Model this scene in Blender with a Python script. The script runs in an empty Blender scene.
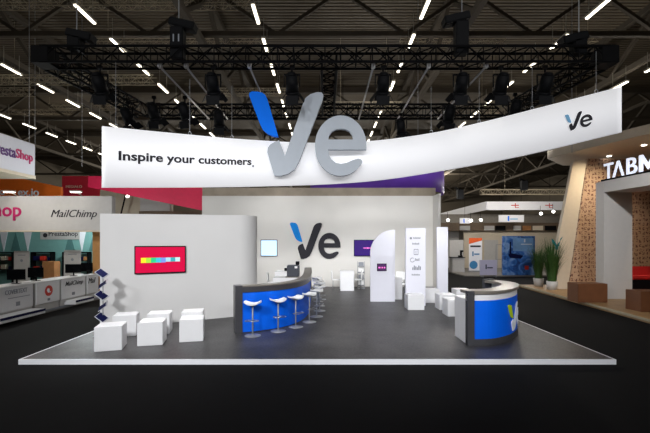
import bpy, bmesh, math, random
from mathutils import Vector, Matrix
random.seed(7)
C = bpy.context.scene.collection
PI = math.pi
H = 2.24           # eye height above the hall floor
F = 380.0
ST = 0.09          # top of the stand's floor

# ---------------------------------------------------------------- helpers
def X(px, Y): return (px - 325.0) * Y / F
def Z(py, Y): return H + (242.0 - py) * Y / F
def P(px, py, Y): return Vector((X(px, Y), Y, Z(py, Y)))

def lin(v):
    v /= 255.0
    return v / 12.92 if v <= 0.04045 else ((v + 0.055) / 1.055) ** 2.4

def mat(name, rgb, rough=0.5, metal=0.0, emit=0.0, var=0.06, scale=6.0, spec=0.5, bump=0.0, coat=0.0):
    m = bpy.data.materials.new(name); m.use_nodes = True
    nt = m.node_tree; b = nt.nodes['Principled BSDF']
    col = [lin(c) for c in rgb]
    tc = nt.nodes.new('ShaderNodeTexCoord'); nz = nt.nodes.new('ShaderNodeTexNoise')
    nz.inputs['Scale'].default_value = scale; nz.inputs['Detail'].default_value = 4
    nt.links.new(tc.outputs['Object'], nz.inputs['Vector'])
    rp = nt.nodes.new('ShaderNodeValToRGB')
    rp.color_ramp.elements[0].position = 0.3; rp.color_ramp.elements[1].position = 0.7
    rp.color_ramp.elements[0].color = [c * (1 - var) for c in col] + [1]
    rp.color_ramp.elements[1].color = [min(1, c * (1 + var)) for c in col] + [1]
    nt.links.new(nz.outputs['Fac'], rp.inputs['Fac'])
    nt.links.new(rp.outputs['Color'], b.inputs['Base Color'])
    b.inputs['Roughness'].default_value = rough
    b.inputs['Metallic'].default_value = metal
    b.inputs['Specular IOR Level'].default_value = spec
    if coat: b.inputs['Coat Weight'].default_value = coat
    if emit:
        nt.links.new(rp.outputs['Color'], b.inputs['Emission Color'])
        b.inputs['Emission Strength'].default_value = emit
    if bump:
        bp = nt.nodes.new('ShaderNodeBump'); bp.inputs['Strength'].default_value = bump
        nt.links.new(nz.outputs['Fac'], bp.inputs['Height']); nt.links.new(bp.outputs['Normal'], b.inputs['Normal'])
    return m

class MB:
    def __init__(s): s.bm = bmesh.new()
    def box(s, x0, x1, y0, y1, z0, z1, bevel=0.0):
        vs = [s.bm.verts.new((x, y, z)) for x in (x0, x1) for y in (y0, y1) for z in (z0, z1)]
        fs = [s.bm.faces.new([vs[i] for i in q]) for q in ((0,1,3,2),(4,6,7,5),(0,4,5,1),(2,3,7,6),(0,2,6,4),(1,5,7,3))]
        if bevel:
            es = list({e for f in fs for e in f.edges})
            bmesh.ops.bevel(s.bm, geom=es, offset=bevel, segments=2, affect='EDGES')
        return s
    def obox(s, p0, p1, w, h, up=(0,0,1)):
        """a bar of section w x h from p0 to p1"""
        p0, p1 = Vector(p0), Vector(p1); d = (p1 - p0).normalized(); u = Vector(up)
        if abs(d.dot(u)) > 0.98: u = Vector((0,1,0))
        a = d.cross(u).normalized() * w / 2; b = a.cross(d).normalized() * h / 2
        vs = [s.bm.verts.new(p + i * a + j * b) for p in (p0, p1) for i, j in ((-1,-1),(1,-1),(1,1),(-1,1))]
        for q in ((3,2,1,0),(4,5,6,7),(0,1,5,4),(1,2,6,5),(2,3,7,6),(3,0,4,7)): s.bm.faces.new([vs[i] for i in q])
        return s
    def cyl(s, p0, p1, r0, r1=None, n=12, cap=True):
        if r1 is None: r1 = r0
        p0, p1 = Vector(p0), Vector(p1); d = (p1 - p0).normalized()
        u = Vector((0,0,1)) if abs(d.z) < 0.9 else Vector((1,0,0))
        a = d.cross(u).normalized(); b = a.cross(d).normalized()
        R = []
        for p, r in ((p0, r0), (p1, r1)):
            R.append([s.bm.verts.new(p + r * (math.cos(t) * a + math.sin(t) * b)) for t in [2 * PI * i / n for i in range(n)]])
        for i in range(n):
            f = s.bm.faces.new((R[0][i], R[1][i], R[1][(i+1) % n], R[0][(i+1) % n])); f.smooth = n > 6
        if cap: s.bm.faces.new(R[0]); s.bm.faces.new(R[1][::-1])
        return s
    def tube(s, pts, r, n=8):
        for a, b in zip(pts, pts[1:]): s.cyl(a, b, r, n=n)
        return s
    def lathe(s, prof, n=24, c=(0,0,0)):
        c = Vector(c); rings = []
        for r, z in prof:
            rings.append([s.bm.verts.new(c + Vector((r*math.cos(2*PI*i/n), r*math.sin(2*PI*i/n), z))) for i in range(n)])
        for A, B in zip(rings, rings[1:]):
            for i in range(n):
                f = s.bm.faces.new((A[i], A[(i+1)%n], B[(i+1)%n], B[i])); f.smooth = True
        s.bm.faces.new(rings[0][::-1]); s.bm.faces.new(rings[-1])
        return s
    def prism(s, pts, fn0, fn1):
        """closed outline pts, carried to two surfaces by fn0 and fn1"""
        A = [s.bm.verts.new(fn0(p)) for p in pts]; B = [s.bm.verts.new(fn1(p)) for p in pts]; n = len(pts)
        from mathutils.geometry import tessellate_polygon as tp
        for t in tp([[Vector((p[0], p[1], 0)) for p in pts]]):
            s.bm.faces.new([A[k] for k in t]); s.bm.faces.new([B[k] for k in t][::-1])
        for i in range(n): s.bm.faces.new((A[i], B[i], B[(i+1)%n], A[(i+1)%n]))
        return s
    def ring(s, outer, inner, z0, z1):
        """strip between two open plan paths, from z0 to z1"""
        n = len(outer)
        V = [[s.bm.verts.new((p[0], p[1], z)) for p in path] for path in (outer, inner) for z in (z0, z1)]
        o0, o1, i0, i1 = V
        for k in range(n - 1):
            for q in ((o0[k],o0[k+1],o1[k+1],o1[k]), (i0[k+1],i0[k],i1[k],i1[k+1]), (o1[k],o1[k+1],i1[k+1],i1[k]), (o0[k+1],o0[k],i0[k],i0[k+1])):
                s.bm.faces.new(q)
        s.bm.faces.new((o0[0],o1[0],i1[0],i0[0])); s.bm.faces.new((o0[-1],i0[-1],i1[-1],o1[-1]))
        return s
    def sheet(s, grid, thick):
        """solid sheet from a grid of (front point); back is front + thick vector per point (x,y,z,nx,ny,nz)"""
        A = [[s.bm.verts.new(p) for p, n in row] for row in grid]
        B = [[s.bm.verts.new(Vector(p) + Vector(n) * thick) for p, n in row] for row in grid]
        R, Q = len(grid), len(grid[0])
        for i in range(R-1):
            for j in range(Q-1):
                f = s.bm.faces.new((A[i][j],A[i][j+1],A[i+1][j+1],A[i+1][j])); f.smooth = True
                f = s.bm.faces.new((B[i][j],B[i+1][j],B[i+1][j+1],B[i][j+1])); f.smooth = True
        for j in range(Q-1):
            s.bm.faces.new((A[0][j],B[0][j],B[0][j+1],A[0][j+1])); s.bm.faces.new((A[-1][j+1],B[-1][j+1],B[-1][j],A[-1][j]))
        for i in range(R-1):
            s.bm.faces.new((A[i+1][0],B[i+1][0],B[i][0],A[i][0])); s.bm.faces.new((A[i][-1],B[i][-1],B[i+1][-1],A[i+1][-1]))
        return s
    def xf(s, M): bmesh.ops.transform(s.bm, matrix=M, verts=s.bm.verts); return s
    def mesh(s, name, m):
        bmesh.ops.recalc_face_normals(s.bm, faces=s.bm.faces)
        me = bpy.data.meshes.new(name); s.bm.to_mesh(me); s.bm.free(); me.materials.append(m); return me

def link(name, me, parent=None, loc=(0,0,0), rot=(0,0,0)):
    o = bpy.data.objects.new(name, me); C.objects.link(o); o.parent = parent
    o.location = loc; o.rotation_euler = rot; return o
def part(parent, name, mb, m, loc=(0,0,0), rot=(0,0,0), label=None):
    o = link(name, mb.mesh(name, m), parent, loc, rot)
    if label: o['label'] = label
    return o
def tag(o, label, cat, group=None):
    o['label'] = label; o['category'] = cat
    if group: o['group'] = group
    return o
def thing(name, label, cat, loc=(0,0,0), rz=0, group=None):
    return tag(link(name, None, None, loc, (0,0,rz)), label, cat, group)
def solo(name, mb, m, label, cat, loc=(0,0,0), rz=0, group=None):
    return tag(link(name, mb.mesh(name, m), None, loc, (0,0,rz)), label, cat, group)
def struct(name, mb, m, loc=(0,0,0)):
    o = link(name, mb.mesh(name, m), None, loc); o['kind'] = 'structure'; return o
def dup(root, loc, rz, label=None, group=None):
    r = root.copy(); C.objects.link(r); r.location = loc; r.rotation_euler = (0,0,rz)
    if label: r['label'] = label
    if group: r['group'] = group
    for ch in list(root.children):
        c = ch.copy(); C.objects.link(c); c.parent = r
        for g in list(ch.children):
            d = g.copy(); C.objects.link(d); d.parent = c
    return r

def text_mesh(s, w=None, h=None, ext=0.01, bold=0.0, shear=0.0, m=None, align='LEFT'):
    """lettering standing in the XZ plane, read from -Y; scaled to width w (and height h of its box)"""
    cu = bpy.data.curves.new('lettering', 'FONT'); cu.body = s; cu.size = 1; cu.extrude = 0.5; cu.offset = bold; cu.shear = shear
    cu.resolution_u = 3
    o = bpy.data.objects.new('lettering', cu); C.objects.link(o)
    bpy.context.view_layer.update()
    dg = bpy.context.evaluated_depsgraph_get()
    me = bpy.data.meshes.new_from_object(o.evaluated_get(dg))
    bpy.data.objects.remove(o)
    xs = [v.co.x for v in me.vertices]; ys = [v.co.y for v in me.vertices]
    x0, x1, y0, y1 = min(xs), max(xs), min(ys), max(ys)
    sx = (w / (x1 - x0)) if w else 1; sy = (h / (y1 - y0)) if h else sx
    if not w: sx = sy
    off = {'LEFT': x0, 'CENTER': (x0 + x1) / 2}[align]
    for v in me.vertices:
        v.co = Vector(((v.co.x - off) * sx, -v.co.z * 2 * ext, (v.co.y - y0) * sy))
    me.materials.clear(); me.materials.append(m)
    for p in me.polygons: p.material_index = 0
    me.name = 'lettering'
    return me

# ---------------------------------------------------------------- materials
white = mat('white_laminate', (228,228,230), 0.45, var=0.015)
wallw = mat('white_wall_panel', (214,213,212), 0.55, var=0.012, scale=1.5)
backw = mat('white_back_wall', (212,209,204), 0.6, var=0.02, scale=0.8)
fabric = mat('banner_fabric', (242,242,245), 0.8, var=0.01, scale=0.6, emit=0.26)  # faint glow added to lift the fabric's brightness; no lamp stands behind it
lilac = mat('white_gloss_panel', (226,226,236), 0.4, var=0.01)
dgrey = mat('anthracite_laminate', (62,62,66), 0.35, var=0.08, scale=9)
taupe = mat('worktop_grey', (120,114,106), 0.35, var=0.05, scale=9)
blue = mat('blue_gloss_panel', (0,98,232), 0.45, var=0.03, scale=3, spec=0.25)
logoblue = mat('logo_blue', (0,116,246), 0.7, var=0.02, spec=0.15)
wallblue = mat('wall_logo_blue', (20,130,215), 0.7, var=0.02, spec=.15)
paleblue = mat('pale_blue_print', (125,185,225), 0.6, var=0.02)
lgrey = mat('letter_silver_grey', (182,189,198), 0.7, var=0.02, spec=0.15)
ink = mat('charcoal_lettering', (52,51,56), 0.8, var=0.03, spec=0.1)
lime = mat('lime_print', (190,215,30), 0.5, var=0.03)
printw = mat('white_print', (235,238,245), 0.5, var=0.01)
chrome = mat('brushed_steel', (170,172,176), 0.3, metal=0.85, var=0.04)
satin = mat('satin_grey_metal', (150,152,156), 0.4, metal=0.3, var=0.04)
seatw = mat('white_seat_shell', (238,238,238), 0.35, var=0.01)
black = mat('black_metal', (7,7,9), 0.7, var=0.2, spec=0.1)
blackp = mat('black_plastic', (9,10,13), 0.65, var=0.1, spec=0.12)
screenoff = mat('dark_screen', (8,9,12), 0.15, var=0.1)
alu = mat('aluminium_truss', (172,160,138), 0.6, var=0.1)
pipe_m = mat('alu_pipe', (150,150,152), 0.4, metal=0.5, var=0.05)
trimw = mat('stage_edge_white', (238,240,245), 0.4, var=0.02)
girder = mat('roof_girder_brown', (74,66,55), 0.8, var=0.15, scale=1.0)
lampglow = mat('fluorescent_tube', (255,246,225), 0.5, emit=3.5, var=0.0)
lens_on = mat('lit_lens', (255,252,245), 0.3, emit=5.0, var=0.0)
housing = mat('lamp_housing', (150,146,135), 0.5, var=0.05)
wood = mat('oak_boards', (170,135,92), 0.45, var=0.12, scale=3)
woodpost = mat('pine_post', (178,128,72), 0.55, var=0.12, scale=4)
brown = mat('brown_box_laminate', (120,76,48), 0.5, var=0.08, scale=4)
teal = mat('teal_wall', (120,170,166), 0.6, var=0.05)
tealdark = mat('teal_dark_diamond', (80,125,124), 0.6, var=0.05)
beige = mat('beige_booth_wall', (190,178,158), 0.6, var=0.04)
cream = mat('cream_plaster', (205,192,172), 0.6, var=0.03)
greyp = mat('grey_fascia', (186,184,182), 0.6, var=0.03)
orange = mat('orange_banner', (226,104,20), 0.6, var=0.04)
redb = mat('red_banner', (190,24,50), 0.6, var=0.06)
redsofa = mat('red_upholstery', (180,24,22), 0.7, var=0.08)
crimson = mat('crimson_banner', (205,22,70), 0.6, var=0.05)
purple = mat('purple_banner', (112,66,190), 0.6, var=0.06, scale=1)
magenta = mat('magenta_print', (190,30,100), 0.5, var=0.03)
violet = mat('violet_print', (84,40,110), 0.5, var=0.03)
navy = mat('navy_print', (20,24,66), 0.7, var=0.1, spec=.1)
leaf = mat('grass_leaf', (52,84,34), 0.5, var=0.3, scale=12)
pot_m = mat('white_pot', (190,188,184), 0.4, var=0.02)
tealorn = mat('teal_ornament', (0,110,120), 0.4, var=0.1)
acrylic = mat('frosted_acrylic', (190,192,200), 0.2, var=0.02)
paper = mat('paper_white', (235,235,235), 0.7, var=0.02)
glow_letters = mat('lit_white_letters', (225,230,245), 0.5, emit=.6, var=0.0)
greytext = mat('grey_print', (130,134,142), 0.6, var=0.03)
redprint = mat('red_print', (205,50,35), 0.6, var=0.03)
cardb = mat('cardboard', (160,110,66), 0.8, var=0.15, scale=5)
brickbrown = mat('header_brown', (104,88,72), 0.8, var=0.1)

# stand floor: dark grey carpet tiles, slightly shiny, with worn patches
def carpet():
    m = mat('stand_floor_grey', (52,51,52), 0.45, var=0.42, scale=1.9, spec=0.45)
    nt = m.node_tree; b = nt.nodes['Principled BSDF']
    n2 = nt.nodes.new('ShaderNodeTexNoise'); n2.inputs['Scale'].default_value = 30; n2.inputs['Detail'].default_value = 8
    tc = [n for n in nt.nodes if n.type == 'TEX_COORD'][0]
    nt.links.new(tc.outputs['Object'], n2.inputs['Vector'])
    mr = nt.nodes.new('ShaderNodeMapRange'); mr.inputs['To Min'].default_value = 0.3; mr.inputs['To Max'].default_value = 0.6
    nt.links.new(n2.outputs['Fac'], mr.inputs['Value']); nt.links.new(mr.outputs['Result'], b.inputs['Roughness'])
    return m
standfloor = carpet()
hallfloor = mat('hall_floor_black_carpet', (9,9,11), 0.9, var=0.15, scale=4, spec=0.15)

def deck():
    m = mat('corrugated_roof_deck', (92,80,62), 0.75, var=0.08, scale=0.4)
    nt = m.node_tree; b = nt.nodes['Principled BSDF']
    tc = [n for n in nt.nodes if n.type == 'TEX_COORD'][0]
    w = nt.nodes.new('ShaderNodeTexWave'); w.bands_direction = 'Y'; w.inputs['Scale'].default_value = 1.1
    nt.links.new(tc.outputs['Object'], w.inputs['Vector'])
    mx = nt.nodes.new('ShaderNodeMix'); mx.data_type = 'RGBA'; mx.blend_type = 'MULTIPLY'; mx.inputs[0].default_value = 0.45
    rp = [n for n in nt.nodes if n.type == 'VALTORGB'][0]
    nt.links.new(rp.outputs['Color'], mx.inputs[6]); nt.links.new(w.outputs['Color'], mx.inputs[7])
    nt.links.new(mx.outputs[2], b.inputs['Base Color'])
    bp = nt.nodes.new('ShaderNodeBump'); bp.inputs['Strength'].default_value = 0.6; bp.inputs['Distance'].default_value = 0.2
    nt.links.new(w.outputs['Fac'], bp.inputs['Height']); nt.links.new(bp.outputs['Normal'], b.inputs['Normal'])
    return m
deckm = deck()

def pattern():
    """pale wall paper printed all over with small dark pictograms"""
    m = mat('pictogram_wallpaper', (190,160,134), 0.6, var=0.05, scale=1)
    nt = m.node_tree; b = nt.nodes['Principled BSDF']
    tc = [n for n in nt.nodes if n.type == 'TEX_COORD'][0]
    mp = nt.nodes.new('ShaderNodeMapping'); mp.inputs['Scale'].default_value = (6.5, 0.01, 5.2)
    nt.links.new(tc.outputs['Object'], mp.inputs['Vector'])
    v = nt.nodes.new('ShaderNodeTexVoronoi'); v.distance = 'CHEBYCHEV'; v.inputs['Scale'].default_value = 1.0; v.inputs['Randomness'].default_value = 0.35
    nt.links.new(mp.outputs['Vector'], v.inputs['Vector'])
    nz = nt.nodes.new('ShaderNodeTexNoise'); nz.inputs['Scale'].default_value = 14; nt.links.new(tc.outputs['Object'], nz.inputs['Vector'])
    lt = nt.nodes.new('ShaderNodeMath'); lt.operation = 'LESS_THAN'; lt.inputs[1].default_value = 0.34
    nt.links.new(v.outputs['Distance'], lt.inputs[0])
    gt = nt.nodes.new('ShaderNodeMath'); gt.operation = 'GREATER_THAN'; gt.inputs[1].default_value = 0.5
    nt.links.new(nz.outputs['Fac'], gt.inputs[0])
    ml = nt.nodes.new('ShaderNodeMath'); ml.operation = 'MULTIPLY'
    nt.links.new(lt.outputs[0], ml.inputs[0]); nt.links.new(gt.outputs[0], ml.inputs[1])
    mx = nt.nodes.new('ShaderNodeMix'); mx.data_type = 'RGBA'
    rp = [n for n in nt.nodes if n.type == 'VALTORGB'][0]
    nt.links.new(ml.outputs[0], mx.inputs[0]); nt.links.new(rp.outputs['Color'], mx.inputs[6])
    mx.inputs[7].default_value = (0.13, 0.045, 0.03, 1)
    nt.links.new(mx.outputs[2], b.inputs['Base Color'])
    return m
patternm = pattern()

def sea():
    m = mat('sea_print', (60,110,190), 0.5, var=0.5, scale=3)
    nt = m.node_tree; b = nt.nodes['Principled BSDF']
    rp = [n for n in nt.nodes if n.type == 'VALTORGB'][0]; nz = [n for n in nt.nodes if n.type == 'TEX_NOISE'][0]
    nz.inputs['Scale'].default_value = 1.8; nz.inputs['Distortion'].default_value = 1.2
    e = rp.color_ramp.elements
    e[0].position = 0.35; e[0].color = (0.01, 0.05, 0.22, 1); e[1].position = 0.68; e[1].color = (0.30, 0.5, 0.85, 1)
    k = e.new(0.5); k.color = (0.03, 0.17, 0.58, 1)
    return m
seam = sea()

def emis(name, rgb, s): return mat(name, rgb, 0.2, emit=s, var=0.0)
scr_red = emis('screen_crimson', (190,14,60), 0.5)
scr_blue = emis('screen_pale_blue', (190,215,238), 0.7)
scr_violet = emis('screen_violet', (42,18,92), 0.7)
scr_pink = emis('screen_pink', (230,110,190), 0.8)

# ---------------------------------------------------------------- hall
struct('floor', MB().box(-45, 45, -6, 96, -0.3, 0), hallfloor)
struct('ceiling', MB().box(-45, 45, -6, 96, 15.2, 15.5), deckm)
hallwall = mat('hall_wall_grey', (92,84,72), 0.85, var=0.1, scale=0.3)
struct('wall_back', MB().box(-45, 45, 96, 96.4, 0, 15.2), hallwall)
struct('wall_left', MB().box(-45.4, -45, -6, 96, 0, 15.2), hallwall)
struct('wall_right', MB().box(45, 45.4, -6, 96, 0, 15.2), hallwall)
struct('wall_front', MB().box(-45, 45, -6.4, -6, 0, 15.2), hallwall)

# lattice girders of the roof: run along the hall, with V struts
for k, gx in enumerate((-30.5, -17.5, -6.2, 6.6, 17.8, 29.5)):
    mb = MB()
    mb.box(gx-.16, gx+.16, -5.9, 95.9, 14.9, 15.2)
    mb.box(gx-.14, gx+.14, -5.9, 95.9, 12.2, 12.5)
    y = -5
    while y < 94:
        mb.obox((gx, y, 12.35), (gx, y+3.6, 15.0), .2, .2); mb.obox((gx, y+3.6, 15.0), (gx, y+7.2, 12.35), .2, .2); y += 7.2
    o = struct('trim_%d' % (k+1), mb, girder)
for k, gy in enumerate((6, 19, 32, 45, 58, 71, 84)):
    mb = MB()
    mb.box(-44.9, 44.9, gy-.18, gy+.18, 14.75, 15.2)
    x = -44
    while x < 43:
        mb.obox((x, gy, 14.8), (x+3.2, gy, 12.6), .16, .16); mb.obox((x+3.2, gy, 12.6), (x+6.4, gy, 14.8), .16, .16); x += 6.4
    mb.box(-44.9, 44.9, gy-.1, gy+.1, 12.5, 12.75)
    struct('trim_%d' % (k+7), mb, girder)

# rows of fluorescent lamps
def make_lamp():
    t = thing('ceiling_lamp', 'x', 'ceiling lamp')
    part(t, 'housing', MB().box(-.08, .08, -.66, .66, .03, .12).box(-.01,.01,-.5,-.48,.12,1.0).box(-.01,.01,.48,.5,.12,1.0), housing)
    part(t, 'tube', MB().box(-.055, .055, -.62, .62, -.02, .03), lampglow)
    return t
lamp0 = make_lamp(); used = False
rows = ((-23.0, 'leftmost row, lowest at the left edge'), (-16.4, 'second row from the left edge'),
        (-9.5, 'row above the left half of the stand'), (-2.74, 'row running down to the big blue stroke'),
        (3.87, 'row just right of the big letters'), (10.55, 'row above the right end of the banner'),
        (17.0, 'row above the right neighbour stand'))
for rx, what in rows:
    for i in range(12):
        y = (15.05 if rx < 0 else 14.7) + 2.42 * i
        if abs(rx) * F / y > 335: continue
        lab = 'fluorescent roof lamp in the ' + what
        if not used: lamp0.location = (rx, y, 11.24); lamp0['label'] = lab; lamp0['group'] = what; used = True
        else: dup(lamp0, (rx, y, 11.24), 0, lab, what)

# ---------------------------------------------------------------- stand floor
SX0, SX1, SY0, SY1 = -5.6, 5.32, 6.94, 18.6
platform = struct('floor_stand', MB().box(SX0+.03, SX1-.03, SY0+.03, SY1, 0.001, ST), standfloor)
struct('trim_20', MB().box(SX0, SX1, SY0-.0, SY0+.03, 0.001, ST+.003).box(SX1-.03, SX1, SY0+.03, SY1, .001, ST+.003)
       .box(SX0, SX0+.03, SY0+.03, SY1, .001, ST+.003), trimw)

# back wall with a side return and a dull header above
struct('wall_stand_back', MB().box(-5.92, 5.3, 18.3, 18.5, ST, 4.46).box(5.2, 5.3, 17.4, 18.3, ST, 4.46), backw)
struct('trim_21', MB().box(-5.92, 5.34, 18.35, 18.6, 4.46, 4.86), mat('header_board_taupe', (150,138,122), 0.7, var=0.12, scale=2))

# left wall: straight run, then a rounded end turning back
pts = [(-5.53, 9.34), (-2.45, 11.03)]
path = [Vector(pts[0]).lerp(Vector(pts[1]), t/8) for t in range(9)]
cen = Vector((-2.79, 11.64)); a0 = math.atan2(11.03-11.64, -2.45+2.79); R0 = (Vector(pts[1])-cen).length
for i in range(1, 15):
    a = a0 + math.radians(100) * i / 14
    path.append(cen + R0 * Vector((math.cos(a), math.sin(a))))
def offs(path, d):
    out = []
    for i, p in enumerate(path):
        a = path[max(0, i-1)]; b = path[min(len(path)-1, i+1)]
        t = (Vector(b) - Vector(a)).normalized(); n = Vector((-t.y, t.x)); out.append(Vector(p) + n * d)
    return out
inner = offs(path, .12)
mb = MB(); tot = len(path)
top = [2.94 + .08 * min(1, i/8) for i in range(tot)]
bm = mb.bm
A0=[bm.verts.new((p.x,p.y,ST)) for p in path]; A1=[bm.verts.new((p.x,p.y,t)) for p,t in zip(path,top)]
B0=[bm.verts.new((p.x,p.y,ST)) for p in inner]; B1=[bm.verts.new((p.x,p.y,t)) for p,t in zip(inner,top)]
for i in range(tot-1):
    for q in ((A0[i],A0[i+1],A1[i+1],A1[i]),(B0[i+1],B0[i],B1[i],B1[i+1]),(A1[i],A1[i+1],B1[i+1],B1[i]),(A0[i+1],A0[i],B0[i],B0[i+1])):
        f=bm.faces.new(q); f.smooth = i>=8
bm.faces.new((A0[0],A1[0],B1[0],B0[0])); bm.faces.new((A0[-1],B0[-1],B1[-1],A1[-1]))
o = mb.mesh('wall_stand_left', wallw)
o = link('wall_stand_left', o); o['kind'] = 'structure'
md = o.modifiers.new('e', 'EDGE_SPLIT'); md.split_angle = math.radians(40)
# ---------------------------------------------------------------- logo outline (shared by all three versions)
OX, OY, OW = 36.0, 350.0, 419.0
def nrm(l): return [((x-OX)/OW, (OY-y)/OW) for x, y in l]
L_slab = nrm([(36,62),(37,53),(46,47),(66,48),(82,51),(93,59),(100,72),(140,208),(120,206),(98,196),(84,182),(76,166)])
L_v = nrm([(101,265),(103,248),(112,236),(128,227),(143,222),(164,278),(228,92),(238,70),(256,56),(278,50),(295,51),(301,60),(297,80),(214,298),(198,326),(174,342),(147,349),(126,348)])
eo = []
cx, cy, rx_, ry_ = 363, 241, 92, 108
for i in range(0, 43):
    a = math.radians(-7 + 0) - math.radians(i * 7.3)   # clockwise in picture: right, top, left, bottom
    eo.append((cx + rx_ * math.cos(a), cy + ry_ * math.sin(a)))
eo = [p for p in eo]
eo = [(455,240)] + [q for q in eo if True]
eo2 = [(455,255),(455,241)]
for i in range(1, 42):
    a = math.radians(-i * 7.5)
    if i * 7.5 > 312: break
    eo2.append((cx + rx_ * math.cos(a), cy + ry_ * math.sin(a)))
eo2 += [(436,308),(441,299),(436,290),(425,287),(405,293),(385,302),(364,306),(345,302),(330,290),(321,273),(318,255)]
L_e = nrm(eo2)
L_hole = nrm([(318,219),(321,204),(331,190),(346,182),(363,180),(380,182),(395,190),(405,204),(408,219)])
from mathutils.geometry import tessellate_polygon
def e_mb(f0, f1):
    """ring outline with its eye cut out"""
    mb = MB(); loops = [L_e, L_hole]
    flat = [p for l in loops for p in l]
    tris = tessellate_polygon([[Vector((p[0], p[1], 0)) for p in l] for l in loops])
    A = [mb.bm.verts.new(f0(p)) for p in flat]; B = [mb.bm.verts.new(f1(p)) for p in flat]
    for t in tris:
        mb.bm.faces.new([A[k] for k in t]); mb.bm.faces.new([B[k] for k in t][::-1])
    o = 0
    for l in loops:
        n = len(l)
        for i in range(n): mb.bm.faces.new((A[o+i], B[o+i], B[o+(i+1)%n], A[o+(i+1)%n]))
        o += n
    return mb
def logo(parent, w, thick, m1, m2, m3, fn=None):
    fn = fn or (lambda u, v, d: Vector((u*w, -d, v*w)))
    f0 = lambda p: fn(p[0], p[1], thick); f1 = lambda p: fn(p[0], p[1], 0.0)
    a = part(parent, 'letter_stroke', MB().prism(L_slab, f0, f1), m1, label='slanted rounded bar')
    b = part(parent, 'letter_v', MB().prism(L_v, f0, f1), m2)
    c = part(parent, 'letter_e', e_mb(f0, f1), m3)
    return a, b, c

# big hanging letters
YL = 9.85
t = thing('logo_sign', 'giant hanging logo sign, blue stroke and silver grey V and e', 'sign', (X(250, YL), YL, Z(177, YL)))
bw = (366-250) * YL / F
logo(t, bw, .12, logoblue, lgrey, lgrey)
mb = MB()
for u, v in ((.04,.72),(.60,.70),(.80,.50)): mb.cyl((u*bw, -.06, v*bw), (u*bw, -.06, 6.55 - Z(177, YL)), .006, n=6)
part(t, 'hanging_wire', mb, black)

# wall logo
t = thing('wall_logo', 'blue and charcoal company logo mounted flat on the white back wall', 'sign', (X(290,18.3), 18.296, Z(259,18.3)))
logo(t, 50.5*18.3/F, .05, wallblue, ink, ink)

# ---------------------------------------------------------------- white banner
def interp(xs, ys, x):
    if x <= xs[0]: return ys[0] + (x-xs[0])*(ys[1]-ys[0])/(xs[1]-xs[0])
    for i in range(len(xs)-1):
        if x <= xs[i+1] or i == len(xs)-2:
            # Catmull-Rom like
            m = []
            for k in (i, i+1):
                a, b = max(0, k-1), min(len(xs)-1, k+1); m.append((ys[b]-ys[a])/(xs[b]-xs[a]))
            h = xs[i+1]-xs[i]; t = (x-xs[i])/h
            return (2*t**3-3*t*t+1)*ys[i]+(t**3-2*t*t+t)*h*m[0]+(-2*t**3+3*t*t)*ys[i+1]+(t**3-t*t)*h*m[1]
# plan of the banner: an arc, open towards the front
def bY(s):  # s 0..1 left to right
    return 8.2 + (7.6-8.2)*s + 4*2.2*s*(1-s)
def bXY(s):
    x = -4.81 + (5.93+4.81)*s; return x, bY(s)
def bZ(s):
    x, y = bXY(s); px = 325 + x*F/y
    lo = interp([101,201,270,330,380,431,520,621],[187.5,187.2,186,184,180,172.5,156,132],px)
    hi = interp([101,190,240,309,370,431,479,532,621],[126,134.6,139,142.6,141,133,122.8,109.5,86.5],px)
    return Z(lo, y), Z(hi, y)
def bpt(s, v, d=0.0):
    x, y = bXY(s); z0, z1 = bZ(s)
    e = 1e-3; xa, ya = bXY(s-e); xb, yb = bXY(s+e); tt = Vector((xb-xa, yb-ya, 0)).normalized()
    n = Vector((tt.y, -tt.x, 0))
    return Vector((x, y, z0 + (z1-z0)*v)) + n*d, n
ban = thing('hanging_banner', 'long curved white fabric banner hung over the stand with a slogan', 'banner', (0, 0, 0))
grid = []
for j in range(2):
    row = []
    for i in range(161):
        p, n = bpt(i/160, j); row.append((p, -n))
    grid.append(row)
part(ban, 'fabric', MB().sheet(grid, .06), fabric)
def s_at(px):
    lo, hi = 0, 1
    for _ in range(40):
        m = (lo+hi)/2; x, y = bXY(m)
        if 325+x*F/y < px: lo = m
        else: hi = m
    return lo
me = text_mesh('Inspire your customers', 1, 1, 1, bold=0.026, m=ink)
sa, sb = s_at(118.5), s_at(251.5)
vm = min(v.co.z for v in me.vertices)
for v in me.vertices:
    fz = (v.co.z - .21) * .205 + .45          # .21 is the depth of the descenders
    p, n = bpt(sa + (sb-sa)*v.co.x, fz, .002 if v.co.y > 0 else .012); v.co = p
link('lettering', me, ban)
pdot, n_ = bpt(s_at(253), .435, .01)
part(ban, 'full_stop', MB().cyl(pdot, pdot+n_*.006, .028, n=10), greytext)
sl, sr = s_at(565), s_at(592.5)
def onb(u, v, d):
    return bpt(sl+(sr-sl)*u, .30 + v*.53 - (u-.5)*.0, .004 + d)[0]
logo(ban, 1, .01, paleblue, ink, ink, onb)
mb = MB()
for px in (116,190,232,431,479,532,596):
    p, n = bpt(s_at(px), 1.0, -.03)
    # shackle ring and wire
    for k in range(10):
        a, b = 2*PI*k/10, 2*PI*(k+1)/10
        mb.cyl(p+Vector((.035*math.cos(a),0,.04+.04*math.sin(a))), p+Vector((.035*math.cos(b),0,.04+.04*math.sin(b))), .007, n=5)
    mb.cyl(p+Vector((0,0,.08)), Vector((p.x,p.y,6.2)), .004, n=5)
part(ban, 'hanging_ring', mb, satin)

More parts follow.
